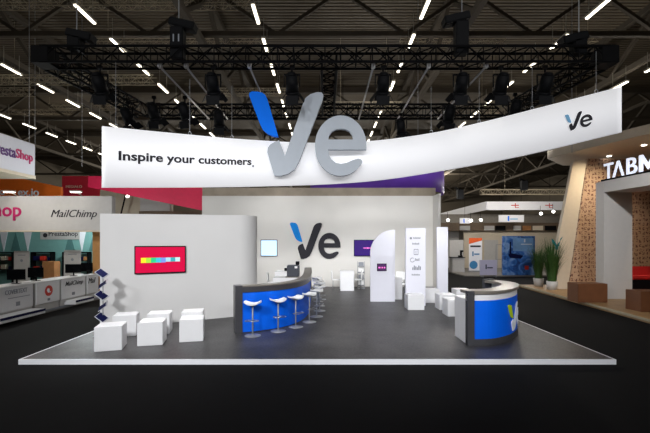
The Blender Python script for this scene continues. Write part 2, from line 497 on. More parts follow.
# ---------------------------------------------------------------- black lighting truss
def truss_mb(p0, p1, w, mb=None, r=.032, step=None, seg=6):
    mb = mb or MB(); p0, p1 = Vector(p0), Vector(p1); L = (p1-p0).length; d = (p1-p0).normalized()
    a = d.cross(Vector((0,0,1))).normalized()*w/2; b = Vector((0,0,1))*w/2
    cs = [a+b, -a+b, -a-b, a-b]
    for c in cs: mb.cyl(p0+c, p1+c, r, n=seg)
    n = max(2, int(round(L/(step or w)))); q = L/n
    for i in range(n):
        u, v = p0+d*q*i, p0+d*q*(i+1)
        for j in range(4):
            c1, c2 = cs[j], cs[(j+1)%4]
            s_, e_ = (u+c1, v+c2) if (i+j) % 2 else (u+c2, v+c1)
            mb.cyl(s_, e_, r*.5, n=4, cap=False)
            mb.cyl(u+c1, u+c2, r*.4, n=4, cap=False)
    return mb
YT, ZT, TW = 8.9, 6.56, .36
XT = 6.55
YB = 12.6
rig = thing('lighting_truss', 'black rectangular lighting truss hanging above the whole stand', 'lighting rig', (0, YT, ZT))
def tspan(a, b): part(rig, 'truss_span', truss_mb(a, b, TW), black, loc=(0,-YT,-ZT))
tspan((-XT,YT,ZT),(XT,YT,ZT)); tspan((-XT+.7,YB,ZT),(XT-.7,YB,ZT))
tspan((-XT,YT+.21,ZT),(-XT+.5,YB,ZT)); tspan((XT,YT+.21,ZT),(XT-.5,YB,ZT)); tspan((0.1,YT+.21,ZT),(0.1,YB-.21,ZT))
for cx_, cy_ in ((-XT,YT),(XT,YT)):
    part(rig, 'corner_block', MB().box(cx_-.2,cx_+.2,cy_-.2,cy_+.2,ZT-.2,ZT+.2,.01), black, loc=(0,-YT,-ZT))
for px in (161,187,250,373,428,485):
    x = X(px, YT)
    part(rig, 'cross_pipe', MB().cyl((x,YT-.1,ZT-.24),(x,YB,ZT-.24),.024,n=8).box(x-.04,x+.04,YT-.1,YT+.0,ZT-.27,ZT-.15), pipe_m, loc=(0,-YT,-ZT))

# hoist motors
def hoist(px, pybot, pytop, label, num=None, mir=1, Y=8.9):
    x = X(px, Y); z0 = Z(pybot, Y); z1 = Z(pytop, Y); h = z1-z0
    t = thing('chain_hoist', label, 'hoist', (x, Y, z0))
    part(t, 'motor_body', MB().box(-.15,.15,-.12,.12,0,h*.75,.02), blackp)
    m2 = MB().box(-.30,.30,-.14,.14,-.09,.09,.02).xf(Matrix.Rotation(mir*.22,4,'Y'))
    part(t, 'motor_cover', m2, blackp, loc=(.12*mir,0,h*.82))
    if num:
        link('lettering', text_mesh(num, None, .17, .003, bold=.01, m=greytext, align='CENTER'), t, (0,-.124,h*.38))
    part(t, 'chain', MB().cyl((.02,0,h*.85),(.02,0,14.8-z0),.012,n=6), satin)
hoist(178, 60, 18, 'black chain hoist numbered 11 on the left part of the lighting truss', '11', 1)
hoist(461, 55, 12, 'black chain hoist with a slanted cover on the right part of the lighting truss', None, -1)
hoist(76, 52, 33, 'small black chain hoist near the left corner of the lighting truss', None, 1)
hoist(578, 55, 36, 'small black chain hoist near the right corner of the lighting truss', None, -1)

# spotlights
def make_spot():
    t = thing('spotlight', 'x', 'spotlight')
    part(t, 'clamp', MB().cyl((0,0,0),(0,0,.16),.02,n=8).box(-.05,.05,-.03,.03,.12,.2), black)
    yk = MB().box(-.19,.19,-.02,.02,-.03,0).box(-.19,-.17,-.02,.02,-.3,0).box(.17,.19,-.02,.02,-.3,0)
    part(t, 'yoke', yk, black)
    R = Matrix.Translation((0,0,-.28)) @ Matrix.Rotation(math.radians(32),4,'X')
    hb = MB().cyl((0,0,.24),(0,0,-.12),.13,.15,n=16).cyl((0,0,.3),(0,0,.24),.08,.12,n=16).cyl((0,0,-.12),(0,0,-.18),.16,n=16).xf(R)
    body = part(t, 'housing', hb, blackp)
    part(t, 'lens', MB().cyl((0,0,-.182),(0,0,-.186),.12,n=16).xf(R), lens_on)
    bd = MB()
    for k in range(4):
        M = Matrix.Rotation(k*PI/2,4,'Z')
        q = MB().box(-.15,.15,.0,.008,-.2,0).xf(M @ Matrix.Translation((0,.16,-.18)) @ Matrix.Rotation(math.radians(35 if k%2 else 20),4,'X'))
        tmp = bpy.data.meshes.new('t'); q.bm.to_mesh(tmp); q.bm.free(); bd.bm.from_mesh(tmp); bpy.data.meshes.remove(tmp)
    part(t, 'barn_door', bd.xf(R), blackp)
    return t
sp0 = make_spot()
front_spots = [(213, 'hanging spotlight on the front truss, above the end of the slogan'),
   (292, 'hanging spotlight on the front truss, right above the big grey V'),
   (383, 'hanging spotlight on the front truss, just right of the big letter e'),
   (461, 'hanging spotlight under the black hoist on the right of the truss'),
   (501, 'hanging spotlight on the front truss, second from its right end'),
   (545, 'hanging spotlight on the front truss, nearest its right corner'),
   (100, 'hanging spotlight on the front truss, nearest its left corner')]
deep_spots = [(154,10.6,'left of three smaller spotlights above the slogan'),(185,10.6,'middle of three smaller spotlights above the slogan'),
   (219,11.2,'right of three smaller spotlights above the slogan'),(401,12.0,'smaller spotlight on the back truss, right of the big letter e'),
   (449,10.8,'smaller spotlight behind the front truss, below the right black hoist'),(515,10.4,'smaller spotlight on the right side span of the truss'),
   (128,11.0,'smaller spotlight on the left side span over the banner end')]
first = True
SPL = []
for px, lab in front_spots:
    loc = (X(px, YT), YT, ZT-.39)
    lab = 'black ' + lab
    if first: sp0.location = loc; sp0['label'] = lab; first = False
    else: dup(sp0, loc, 0, lab)
    SPL.append(loc)
for px, Y, lab in deep_spots:
    loc = (X(px, Y), Y, ZT-.45); dup(sp0, loc, random.uniform(-.5,.5), 'black ' + lab); SPL.append(loc)

# silver trusses of other stands further away
far_tr = [(-60,253,4,19.0,'topmost on the left edge'),(72,262,43,24,'seen just above the left part of the black truss'),(400,505,43,24,'seen just above the right part of the black truss'),
  (555,596,40,22,'short piece above the right corner of the black truss'),(-80,155,80,20,'second from the top on the left edge'),(-60,33,92,22,'short piece at the left edge below the second truss'),
  (50,140,107,30,'reddish lit piece above the left end of the banner'),(215,290,92,26,'behind the big blue stroke'),(325,402,106,24,'behind the big letter e'),(-40,72,112,34,'low on the left edge above the orange sign'),
  (481,600,192,30,'above the far white fascia'),(478,498,111,26,'short piece over the right half of the banner')]
for x0,x1,y,Y,lab in far_tr:
    a, b = P(x0,y,Y), P(x1,y,Y)
    solo('aluminium_truss', truss_mb((a.x-(a.x+b.x)/2,0,0),(b.x-(a.x+b.x)/2,0,0),.38,r=.024).cyl(((a.x-b.x)*.3,0,.15),((a.x-b.x)*.3,0,15.19-a.z),.012,n=5).cyl(((b.x-a.x)*.3,0,.15),((b.x-a.x)*.3,0,15.19-a.z),.012,n=5), alu, 'silver lattice truss, ' + lab, 'truss', ((a.x+b.x)/2, Y, a.z))
    o = C.objects[-1]
# vertical hanging cables
for px, Y, lab in ((35,20,'at the left edge'),(82,19,'above the left hoist'),(418,19,'right of the middle'),(572,16,'above the right corner of the truss')):
    solo('steel_cable', MB().cyl((0,0,0),(0,0,9.19),.012,n=6), satin, 'thin steel cable hanging from the roof ' + lab, 'cable', (X(px,Y),Y,6.0))

# ---------------------------------------------------------------- seats: white cubes
def cube_mb(w=.48, d=.48, h=.46): return MB().box(-w/2,w/2,-d/2,d/2,0,h,.008)
def cube(FR, deg, label, group, h=.48, w=.49, corner='FR'):
    a = math.radians(deg); u = Vector((math.cos(a), math.sin(a))); v = Vector((-math.sin(a), math.cos(a)))
    c = Vector(FR) + (-u if corner=='FR' else u)*w/2 + v*w/2
    solo('cube_stool', cube_mb(w, w, h), white, label, 'cube seat', (c.x, c.y, ST), a, group)
g1 = 'white cube seats in front of the left wall'
cube((-4.04,7.56),17,'white cube seat nearest the left front corner of the stand',g1)
cube((-4.33,8.71),17,'white cube seat behind the leftmost one, near the brochure stand',g1)
cube((-3.39,7.93),13,'white cube seat in the front row, middle of the three',g1)
cube((-3.64,8.89),14,'white cube seat in the back row, middle of the three',g1)
cube((-2.64,8.24),14,'white cube seat in the front row, nearest the blue bar',g1)
cube((-2.93,9.12),14,'white cube seat in the back row, nearest the blue bar',g1)
g2 = 'white cube seats left of the blue desk'
cube((2.62,12.0),0,'white cube seat standing alone before the tall panel with small logos',g2,w=.52,corner='FL')
cube((3.52,13.4),0,'white cube seat beside the panel with small logos, further back',g2,w=.52,corner='FL')
cube((3.62,12.0),0,'white cube seat in the middle of the right hand cluster, half hidden',g2,w=.52,corner='FL')
cube((3.54,10.95),0,'white cube seat right beside the white side of the blue desk',g2,w=.52,corner='FL')
cube((4.60,13.3),0,'white cube seat mostly hidden behind the blue desk',g2,w=.52,corner='FL')

# ---------------------------------------------------------------- bar counter
def spline(ctrl, n=6):
    out = []
    for i in range(len(ctrl)-1):
        p0 = Vector(ctrl[max(0,i-1)]); p1 = Vector(ctrl[i]); p2 = Vector(ctrl[i+1]); p3 = Vector(ctrl[min(len(ctrl)-1,i+2)])
        for k in range(n):
            t = k/n
            out.append(.5*((2*p1)+(-p0+p2)*t+(2*p0-5*p1+4*p2-p3)*t*t+(-p0+3*p1-3*p2+p3)*t**3))
    out.append(Vector(ctrl[-1])); return out
bc = [(-2.08,8.88),(-1.58,9.10),(-1.08,9.46),(-.74,9.97),(-.55,10.6),(-.46,11.4),(-.45,12.3),(-.47,13.3),(-.51,14.3),(-.55,15.2)]
bo = spline(bc)
bar = thing('bar_counter', 'long curved bar counter with a bright blue front and dark grey top', 'bar counter', (0,0,ST))
BH = 1.12
part(bar, 'front_panel', MB().ring(offs(bo,.03), offs(bo,.09), .02, BH-.16), blue)
part(bar, 'top_band', MB().ring(bo, offs(bo,.06), BH-.16, BH-.03), dgrey)
part(bar, 'worktop', MB().ring(offs(bo,-.01), offs(bo,.26), BH-.03, BH), taupe)
part(bar, 'inner_panel', MB().ring(offs(bo,.20), offs(bo,.24), .02, BH-.03), white)
part(bar, 'plinth', MB().ring(offs(bo,.04), offs(bo,.2), 0, .02), dgrey)
d0 = (bo[1]-bo[0]).normalized(); n0 = Vector((-d0.y,d0.x))
def endpost(p, d, n, w):
    q = [p - n*.012, p + d*w - n*.012, p + d*w + n*.27, p + n*.27]
    return MB().prism([(v.x,v.y) for v in q], lambda a: Vector((a[0],a[1],0)), lambda a: Vector((a[0],a[1],BH+.004)))
part(bar, 'end_post', endpost(bo[0]-d0*.02, d0, n0, .17), dgrey)
d1 = (bo[-1]-bo[-2]).normalized(); n1 = Vector((-d1.y,d1.x))
part(bar, 'end_post', endpost(bo[-1], d1, n1, .1), dgrey)

# inside the bar: back unit with the coffee machine
solo('back_unit', MB().box(-.4,.4,-.35,.35,0,.98,.006), white, 'white serving unit behind the curved bar', 'cabinet', (-1.30,12.75,ST))
cm = thing('coffee_machine', 'dark grey coffee machine standing on the white unit behind the bar', 'coffee machine', (-1.06,12.72,ST+.982))
part(cm, 'body', MB().box(-.2,.2,-.2,.2,.02,.40,.02), mat('dark_slate_plastic',(52,56,66),.4))
part(cm, 'bean_hopper', MB().box(.08,.2,-.08,.1,.40,.52,.01), blackp)
part(cm, 'spout', MB().box(-.3,-.2,-.05,.05,.2,.3,.01), blackp)
part(cm, 'label_plate', MB().box(.06,.15,-.206,-.2,.3,.37), paper, label='white label')
part(cm, 'drip_tray', MB().box(-.24,.2,-.26,.2,0,.02), taupe)

# ---------------------------------------------------------------- bar stools
def make_stool():
    t = thing('bar_stool', 'x', 'bar stool')
    # saddle seat
    grid = []; N = 12
    for j in range(9):
        v = -1 + 2*j/8; row = []
        for i in range(N+1):
            u = -1 + 2*i/N
            x = .20*u*math.sqrt(1-.18*v*v); y = .17*v*math.sqrt(max(.0,1-.55*u*u))
            z = .735 + .055*abs(u)**2.2 + .012*v*v
            row.append((Vector((x,y,z)), Vector((0,0,-1))))
        grid.append(row)
    s = part(t, 'seat', MB().sheet(grid,.03), seatw)
    part(t, 'column', MB().cyl((0,0,.02),(0,0,.70),.019,n=12).cyl((0,0,.68),(0,0,.715),.06,.10,n=12), satin)
    fr = MB()
    ps = [Vector((.0,-.02,.36)),Vector((-.14,-.04,.36)),Vector((-.155,-.12,.36)),Vector((-.12,-.17,.36)),Vector((.12,-.17,.36)),Vector((.155,-.12,.36)),Vector((.14,-.04,.36)),Vector((0,-.02,.36))]
    part(t, 'footrest', fr.tube(ps,.009,8), chrome)
    part(t, 'base', MB().lathe([(.185,0),(.185,.008),(.15,.016),(.03,.024),(.02,.05)],28), satin)
    return t
st0 = make_stool()
stools = [(-1.66,8.72,'leftmost bar stool, alone before the left end of the blue bar'),(-1.13,9.17,'second bar stool from the left end of the blue bar'),
 (-.74,9.62,'third bar stool from the left end of the blue bar'),(-.42,10.22,'fourth bar stool from the left end of the blue bar'),(-.24,10.95,'fifth bar stool, at the bend of the bar'),
 (-.17,11.85,'sixth bar stool, just past the bend of the bar'),(-.19,12.75,'third bar stool from the far end of the bar'),(-.25,13.7,'second bar stool from the far end of the bar'),(-.30,14.6,'farthest bar stool at the back end of the bar')]
for i,(x,y,lab) in enumerate(stools):
    k = min(range(len(bo)), key=lambda j: (bo[j]-Vector((x,y))).length)
    dv = bo[k]-Vector((x,y)); rz = math.atan2(dv.y,dv.x)-PI/2
    if i == 0: rz = 0
    rz *= .8
    lab = 'white saddle seat ' + lab
    if i == 0: st0.location = (x,y,ST); st0.rotation_euler=(0,0,rz); st0['label']=lab; st0['group']='white bar stools along the bar'
    else: dup(st0,(x,y,ST),rz,lab,'white bar stools along the bar')

# ---------------------------------------------------------------- reception desk
rc = spline([(2.95,7.87),(3.5,7.93),(4.03,8.28),(4.46,8.80),(4.72,9.35),(4.74,9.85),(4.55,10.25)])
desk = thing('reception_desk', 'half round reception desk with a bright blue front and a logo', 'desk', (0,0,ST))
DH = 1.13
part(desk, 'front_panel', MB().ring(offs(rc,.02)[1:], offs(rc,.08)[1:], .13, .93), blue)
part(desk, 'white_band', MB().ring(offs(rc,.025), offs(rc,.08), .93, 1.07), white, label='white band under the top')
part(desk, 'kick_plate', MB().ring(offs(rc,.01), offs(rc,.08), 0, .13), dgrey, label='dark plinth strip')
part(desk, 'worktop', MB().ring(offs(rc,-.02), offs(rc,.36), 1.07, DH), taupe)
d0 = (rc[1]-rc[0]).normalized(); n0 = Vector((-d0.y,d0.x))
q = [rc[0]-n0*.025, rc[0]+d0*.14-n0*.025, rc[0]+d0*.14+n0*.1, rc[0]+n0*.1]
part(desk, 'end_post', MB().prism([(v.x,v.y) for v in q], lambda a: Vector((a[0],a[1],0)), lambda a: Vector((a[0],a[1],DH+.003))), dgrey)
d1 = (rc[-1]-rc[-2]).normalized(); n1 = Vector((-d1.y,d1.x))
q = [rc[-1]-n1*.02, rc[-1]+d1*.07-n1*.02, rc[-1]+d1*.07+n1*.36, rc[-1]+n1*.36]
part(desk, 'end_post', MB().prism([(v.x,v.y) for v in q], lambda a: Vector((a[0],a[1],0)), lambda a: Vector((a[0],a[1],DH+.03))), dgrey)
part(desk, 'inner_shelf', MB().ring(offs(rc,.37)[4:-4], offs(rc,.62)[4:-4], .86, .9), white)
part(desk, 'side_cabinet', MB().box(2.98,3.4,8.0,8.72,0,.93,.005), white)
# logo printed on the curved front
def cum(path):
    L=[0]
    for a,b in zip(path,path[1:]): L.append(L[-1]+(b-a).length)
    return L
pr = offs(rc,.02); LL = cum(pr)
def onarc(s, z, d):
    for i in range(len(LL)-1):
        if s <= LL[i+1] or i == len(LL)-2:
            t=(s-LL[i])/(LL[i+1]-LL[i]); p=pr[i].lerp(pr[i+1],t); tt=(pr[i+1]-pr[i]).normalized(); n=Vector((tt.y,-tt.x))
            return Vector((p.x+n.x*d,p.y+n.y*d,z))
s0 = None
for k in range(400):
    s=LL[-1]*k/400; p=onarc(s,0,0)
    if 325+p.x*F/p.y >= 507.5: s0=s; break
def ond(u,v,d): return onarc(s0+u*1.2, .18+v*.83, .003+d)
def densify(l, n=4):
    out=[]
    for a,b in zip(l, l[1:]+l[:1]):
        for k in range(n): out.append((a[0]+(b[0]-a[0])*k/n, a[1]+(b[1]-a[1])*k/n))
    return out
for nm, ol, m_ in (('letter_stroke',L_slab,lime),('letter_v',L_v,printw)):
    part(desk, nm, MB().prism(ol, lambda p: ond(p[0],p[1],.016), lambda p: ond(p[0],p[1],0)), m_)
part(desk, 'letter_e', e_mb(lambda p: ond(p[0],p[1],.016), lambda p: ond(p[0],p[1],0)), printw)
solo('storage_cabinet', MB().box(-.28,.28,-.25,.25,0,.93,.006), white, 'white storage cabinet inside the half round blue desk', 'cabinet', (4.05,9.62,ST))

# ---------------------------------------------------------------- tall panels
# rounded panel with a small screen
Y = 13.7; x0, x1 = X(370.5,Y), X(395,Y); zt = Z(230,Y)-ST; w = x1-x0
ol = [(0,0),(w,0),(w,zt)]; Rr = w*.93
for i in range(13):
    a = PI/2 + PI/2*i/12; ol.append((Rr + Rr*math.cos(a), zt - Rr*1.02 + Rr*1.02*math.sin(a)))
t = thing('display_panel', 'tall white panel with a rounded top left corner and a small screen', 'panel', (x0,Y,ST))
part(t, 'board', MB().prism(ol, lambda p: Vector((p[0],0,p[1])), lambda p: Vector((p[0],.12,p[1]))), lilac)
sx0 = X(377,Y)-x0; sx1 = X(386.5,Y)-x0; sz0=Z(271,Y)-ST; sz1=Z(263.5,Y)-ST
b = part(t, 'tablet', MB().box(sx0,sx1,-.03,0,sz0,sz1,.005), blackp)
part(b, 'tablet_screen', MB().box(sx0+.02,sx1-.02,-.034,-.03,sz0+.02,sz1-.02), emis('tablet_violet',(70,45,85),.5))
part(b, 'screen_icons', MB().box(sx0+.05,sx0+.12,-.037,-.034,sz0+.10,sz0+.15).box(sx0+.16,sx0+.2,-.037,-.034,sz0+.10,sz0+.15).box(sx0+.24,sx0+.29,-.037,-.034,sz0+.10,sz0+.15), scr_pink)
# logo panel
Y = 12.8; x0, x1 = X(405.8,Y), X(425.6,Y); zt = Z(228,Y)-ST; w = x1-x0
t = thing('display_panel', 'tall white panel printed with a column of small grey logos', 'panel', (x0,Y,ST))
part(t, 'board', MB().box(0,w,0,.12,0,zt,.004), lilac)
def zz(py): return Z(py,Y)-ST
mb = MB()
def nxt():
    global mb
    part(t, 'logo_print', mb, greytext); mb = MB()
def disc(x,z,r): mb.cyl((x,-.002,z),(x,-.006,z),r,n=12)
def bars(xa,xb,z,h,n):
    for i in range(n):
        a = xa+(xb-xa)*i/n; mb.box(a,a+(xb-xa)/n*.62,-.006,0,z,z+h*(1 if i%3 else 1.25))
disc(.17,zz(238.2),.04); bars(.25,.50,zz(238.8),.045,10)
nxt(); bars(.22,.46,zz(244.6),.05,7)
nxt(); zc = zz(252); mb.box(.27,.42,-.006,0,zc+.08,zc+.1).box(.27,.42,-.006,0,zc-.1,zc-.08).box(.27,.285,-.006,0,zc-.08,zc+.08).box(.405,.42,-.006,0,zc-.08,zc+.08).box(.335,.35,-.006,0,zc-.08,zc+.05)
nxt(); zc = zz(260)
for k in range(12):
    a, b_ = PI*.3+k*.42, PI*.3+(k+1)*.42
    mb.obox((.22+.07*math.cos(a),-.003,zc+.07*math.sin(a)),(.22+.07*math.cos(b_),-.003,zc+.07*math.sin(b_)),.006,.02)
bars(.31,.47,zc-.03,.07,4)
nxt(); zc = zz(270)
for k in range(6): mb.box(.22+.05*k,.255+.05*k,-.006,0,zc,zc+.09+.03*((k*2)%3))
nxt(); bars(.20,.48,zz(275.5),.045,9)
part(t, 'logo_print', mb, greytext)
# plain panel by the right edge
Y = 14.6; x0, x1 = X(438.5,Y), X(448,Y)
solo('display_panel', MB().box(0,x1-x0,0,.12,0,Z(227,Y)-ST,.004).box(-.05,0,.02,.12,0,Z(227,Y)-ST), lilac, 'plain narrow white panel by the right edge of the stand', 'panel', (x0,Y,ST))

# ---------------------------------------------------------------- screens on walls
def tv(w, h, loc, rz, label, scr, extra=None):
    t = thing('wall_screen', label, 'television', loc, rz)
    part(t, 'bezel', MB().box(-w/2,w/2,-.05,0,-h/2,h/2,.006), blackp)
    s = part(t, 'display', MB().box(-w/2+.025,w/2-.025,-.054,-.05,-h/2+.03,h/2-.03), scr)
    return t, s
a = math.atan2(10.86-9.34, -2.75+5.53); nd = Vector((math.sin(a), -math.cos(a)))
tc_ = Vector(((-4.867-3.776)/2, (9.698+10.287)/2)) + nd*.005
t, s = tv(1.24, .72, (tc_.x,tc_.y,Z(259.6,9.99)), a, 'wall mounted television showing a crimson picture with a coloured strip', scr_red)
cols = [(225,200,40),(150,200,60),(40,180,120),(60,170,190),(110,130,200),(150,190,210),(60,150,160),(170,200,210)]
m8 = MB()
for k,c in enumerate(cols):
    part(t, 'picture_strip', MB().box(-.47+.1175*k,-.47+.1175*(k+1),-.057,-.054,-.075 if k<5 else -.055,.055), emis('strip_%d'%k,c,.6))
tv(.80,.80,(X(269,18.24),18.29,Z(248,18.24)),0,'square wall screen showing a pale blue picture, behind the bar',scr_blue)
t, s = tv(1.4,.79,(X(368.5,18.24),18.29,Z(248,18.24)),0,'wide dark violet wall screen beside the rounded white panel',scr_violet)
part(t, 'screen_text', MB().box(-.25,-.1,-.057,-.054,-.02,.02).box(-.09,.02,-.057,-.054,-.03,.03).box(.04,.2,-.057,-.054,-.02,.02), scr_pink)

# ---------------------------------------------------------------- tables and chairs at the back
def table(name_label, x, y, w, d, h=.9):
    t = thing('meeting_table', name_label, 'table', (x,y,ST))
    part(t, 'side_panel', MB().box(-w/2+.01,w/2-.01,-d/2+.01,-d/2+.05,0,h-.03), white)
    part(t, 'side_panel', MB().box(-w/2+.01,w/2-.01,d/2-.05,d/2-.01,0,h-.03), white)
    part(t, 'tabletop', MB().box(-w/2,w/2,-d/2,d/2,h-.03,h,.004), white)
table('white block table standing alone below the wall logo', X(347,16.9), 17.1, .62, .8, .86)
table('white table at the back, behind the bar and its coffee machine', X(282.5,16.4), 16.6, .6, 1.0, .88)
table('white table half hidden by the rounded panel', X(397.5,14.2)-.12, 14.6, .62, .8, .80)
def make_chair():
    t = thing('chair', 'x', 'chair')
    part(t, 'seat', MB().box(-.21,.21,-.21,.21,.44,.47,.01), seatw)
    g = [[(Vector((-.2+.4*i/6, .2-.05*math.sin(PI*i/6)*-1+.03*(j/4), .5+.36*j/4)), Vector((0,-1,0))) for i in range(7)] for j in range(5)]
    part(t, 'backrest', MB().sheet(g,.02), seatw)
    for sx in (-.18,.18):
        for sy in (-.18,.18): part(t, 'leg', MB().cyl((sx,sy,0),(sx*.95,sy*.95,.44),.012,n=8), chrome)
    return t
ch0 = make_chair()
chairs = [(X(338,17.1)-.05,17.1,PI/2,'white chair on the left of the table below the wall logo'),(X(356,17.1)+.05,17.2,-PI/2,'white chair on the right of the table below the wall logo'),
  (X(273.5,16.2),16.0,PI/2,'white chair behind the bar, next to the back table'),(X(402,15.2),15.3,-PI/2,'white chair between the rounded panel and the logo panel'),(X(399,16.4),16.3,-.4,'white chair further back behind the half hidden table')]
for i,(x,y,rz,lab) in enumerate(chairs):
    if i == 0: ch0.location=(x,y,ST); ch0.rotation_euler=(0,0,rz); ch0['label']=lab; ch0['group']='white chairs at the tables'
    else: dup(ch0,(x,y,ST),rz,lab,'white chairs at the tables')

# literature rack at the back
Y=17.6; t = thing('brochure_rack', 'narrow metal brochure rack against the back wall beside the violet screen', 'brochure rack', (X(361,Y),Y,ST))
part(t, 'frame', MB().box(-.17,-.15,0,.03,0,1.25).box(.15,.17,0,.03,0,1.25).box(-.17,.17,-.15,.15,0,.02), satin)
for k,z in enumerate((.12,.42,.72,1.0)):
    sh = part(t, 'shelf', MB().box(-.15,.15,-.1,.01,z,z+.02).box(-.15,.15,-.11,-.1,z,z+.06), satin)
for z in (.14,.74):
    solo('brochure_pile', MB().box(-.12,.12,-.003,.003,0,.24).xf(Matrix.Rotation(-.15,4,'X')), paper, 'white brochures on the %s shelf of the metal rack' % ('lowest' if z<.5 else 'upper'), 'brochure', (X(361,Y),Y-.05,ST+z+.002))
for z in (.44,1.02):
    solo('brochure_pile', MB().box(-.12,.12,-.003,.003,0,.2).xf(Matrix.Rotation(-.15,4,'X')), greytext, 'grey brochures on the %s shelf of the metal rack' % ('second' if z<.5 else 'top'), 'brochure', (X(361,Y),Y-.05,ST+z+.002))

# zigzag brochure stand on the left
Y=8.75; bx = X(102.5,Y)
t = thing('brochure_stand', 'zigzag acrylic brochure stand beside the left end of the white wall', 'brochure stand', (bx,Y,ST))
part(t, 'base', MB().box(-.14,.14,-.16,.16,0,.02,.004), satin)
part(t, 'pole', MB().cyl((0,.02,.02),(0,.02,1.42),.012,n=8), satin)
zc_ = [Z(py,Y)-ST for py in (317,306,295,284,273)]
for k,z in enumerate(zc_):
    sgn = -1 if k%2==0 else 1
    R = Matrix.Translation((.02*sgn*-1+(.04 if sgn>0 else -.02),-.03,z)) @ Matrix.Rotation(sgn*math.radians(-36),4,'Y') @ Matrix.Rotation(math.radians(35),4,'X')
    tr = part(t, 'tray', MB().box(-.12,.12,-.09,.09,-.012,-.004).xf(R), acrylic)
    p0 = Vector((bx,Y,ST))
    solo('brochure', MB().box(-.105,.105,-.075,.075,-.003,.006).xf(R), navy, 'dark blue brochure on the %s tray of the zigzag stand' % ('lowest','second lowest','middle','second highest','topmost')[k], 'brochure', (bx,Y,ST), 0, 'brochures on the zigzag stand')
    o = C.objects[-1]
    part(t, 'tray_edge', MB().box(.12,.128,-.09,.09,-.012,.02).xf(R), acrylic)

# ---------------------------------------------------------------- neighbours behind the stand
# purple ring banner
g = []
for z in (5.26, 7.1):
    row=[]
    for i in range(31):
        a = math.radians(-150 + 190*i/30*.82)
        p = Vector((3.05+4.55*math.cos(a), 24.5+2.8*math.sin(a), z)); n = Vector((math.cos(a),math.sin(a),0))
        row.append((p,-n))
    g.append(row)
solo('hanging_ring_banner', MB().sheet(g,.04), purple, 'purple curved hanging banner behind the back wall', 'banner')
# crimson tapering banner
Y=20.0; q=[P(88,187,Y),P(202.5,210.5,Y),P(202.5,176,Y),P(88,176,Y)]
solo('hanging_banner', MB().prism([(v.x,v.z) for v in q], lambda p: Vector((p[0],Y,p[1])), lambda p: Vector((p[0],Y+.1,p[1]))), crimson, 'crimson tapering hanging banner behind the left end of the white banner', 'banner')
Y=23.0
t = thing('booth_wall', 'beige wall of a stand behind, seen above the left white wall', 'wall panel', (X(155,Y),Y,0))
part(t, 'wall_board', MB().box(X(100,Y)-X(155,Y),X(172,Y)-X(155,Y),0,.2,0,Z(188,Y)), beige)
part(t, 'sign_board', MB().box(X(141,Y)-X(155,Y),X(171,Y)-X(155,Y),-.1,-.02,Z(211,Y),Z(197,Y)), greyp)
part(t, 'header_beam', MB().box(X(141,Y)-X(155,Y),X(215,Y)-X(155,Y),-.25,-.1,Z(216,Y),Z(211.5,Y)), brickbrown)
Y=21.5
t = thing('arm_spotlight', 'lit spotlight on a slanted dark pole behind the left wall', 'lamp', (X(121,Y),Y,0))
part(t, 'pole', MB().cyl((0,0,0),(0,0,Z(214,Y)),.03,n=8).obox((0,0,Z(214,Y)),(.30,0,Z(192,Y)),.06,.06), black)
part(t, 'lamp_head', MB().cyl((.3,0,Z(195,Y)),(.42,-.1,Z(196.5,Y)),.05,.1,n=12), housing)
part(t, 'lens', MB().cyl((.42,-.1,Z(196.5,Y)),(.43,-.11,Z(196.7,Y)),.09,n=12), lens_on)

# ---------------------------------------------------------------- left neighbour stand
Y=14.5
t = thing('fascia_sign', 'long white fascia with two shop names above the left neighbour stand', 'sign', (X(40,Y),Y,Z(230.5,Y)))
fx = X(40,Y); fh = Z(196,Y)-Z(230.5,Y)
part(t, 'board', MB().box(-4.2,X(112,Y)-fx,0,.25,0,fh,.01), greyp)
part(t, 'lower_edge', MB().box(-4.2,X(112,Y)-fx,-.03,.28,-.05,0), cream)
link('lettering', text_mesh('prestashop', 3.15, None, .012, bold=.015, m=magenta), t, (X(21.5,Y)-fx-3.15,-.014,(228-224)*Y/F+.22))
link('lettering', text_mesh('MailChimp', (97-51)*Y/F, None, .008, bold=-.002, shear=.35, m=ink), t, (X(51,Y)-fx,-.01,(230.5-219.5)*Y/F))
for px in (17,82):
    b = part(t, 'arm_lamp', MB().cyl((X(px,Y)-fx,0,fh),(X(px,Y)-fx,-.3,fh+.12),.02,n=6).box(X(px,Y)-fx-.2,X(px,Y)-fx+.2,-.42,-.28,fh+.1,fh+.16), housing)
    part(b, 'lamp_glass', MB().box(X(px,Y)-fx-.18,X(px,Y)-fx+.18,-.41,-.29,fh+.085,fh+.1), lens_on)
# hanging box sign
t = thing('hanging_box_sign', 'white hanging box sign with a purple and pink shop name, top left', 'sign', (-12.2,14.0,Z(176,16)))
hz = Z(144.5,16)-Z(176,16)
part(t, 'box', MB().box(-3.5,0,-4,2,0,hz,.02), mat('sign_box_white',(205,205,215),.6,var=.01))
part(t, 'bottom_frame', MB().box(-3.5,.01,-4.01,2.01,-.12,0), cream)
def ysign(px): return 12.2*F/(325-px)
w1 = ysign(15.5)-ysign(-9); w2 = ysign(32.5)-ysign(15.8)
link('lettering', text_mesh('Presta', w1, .42, .012, bold=.01, m=violet), t, (.014,ysign(-9)-14,.52), (0,0,PI/2))
link('lettering', text_mesh('Shop', w2, .48, .012, bold=.01, m=magenta), t, (.014,ysign(15.8)-14,.44), (0,0,PI/2))
part(t, 'hanging_wire', MB().cyl((-.1,1.8,hz),(-.1,1.8,8),.012,n=6).cyl((-.1,-2,hz),(-.1,-2,8),.012,n=6), satin)
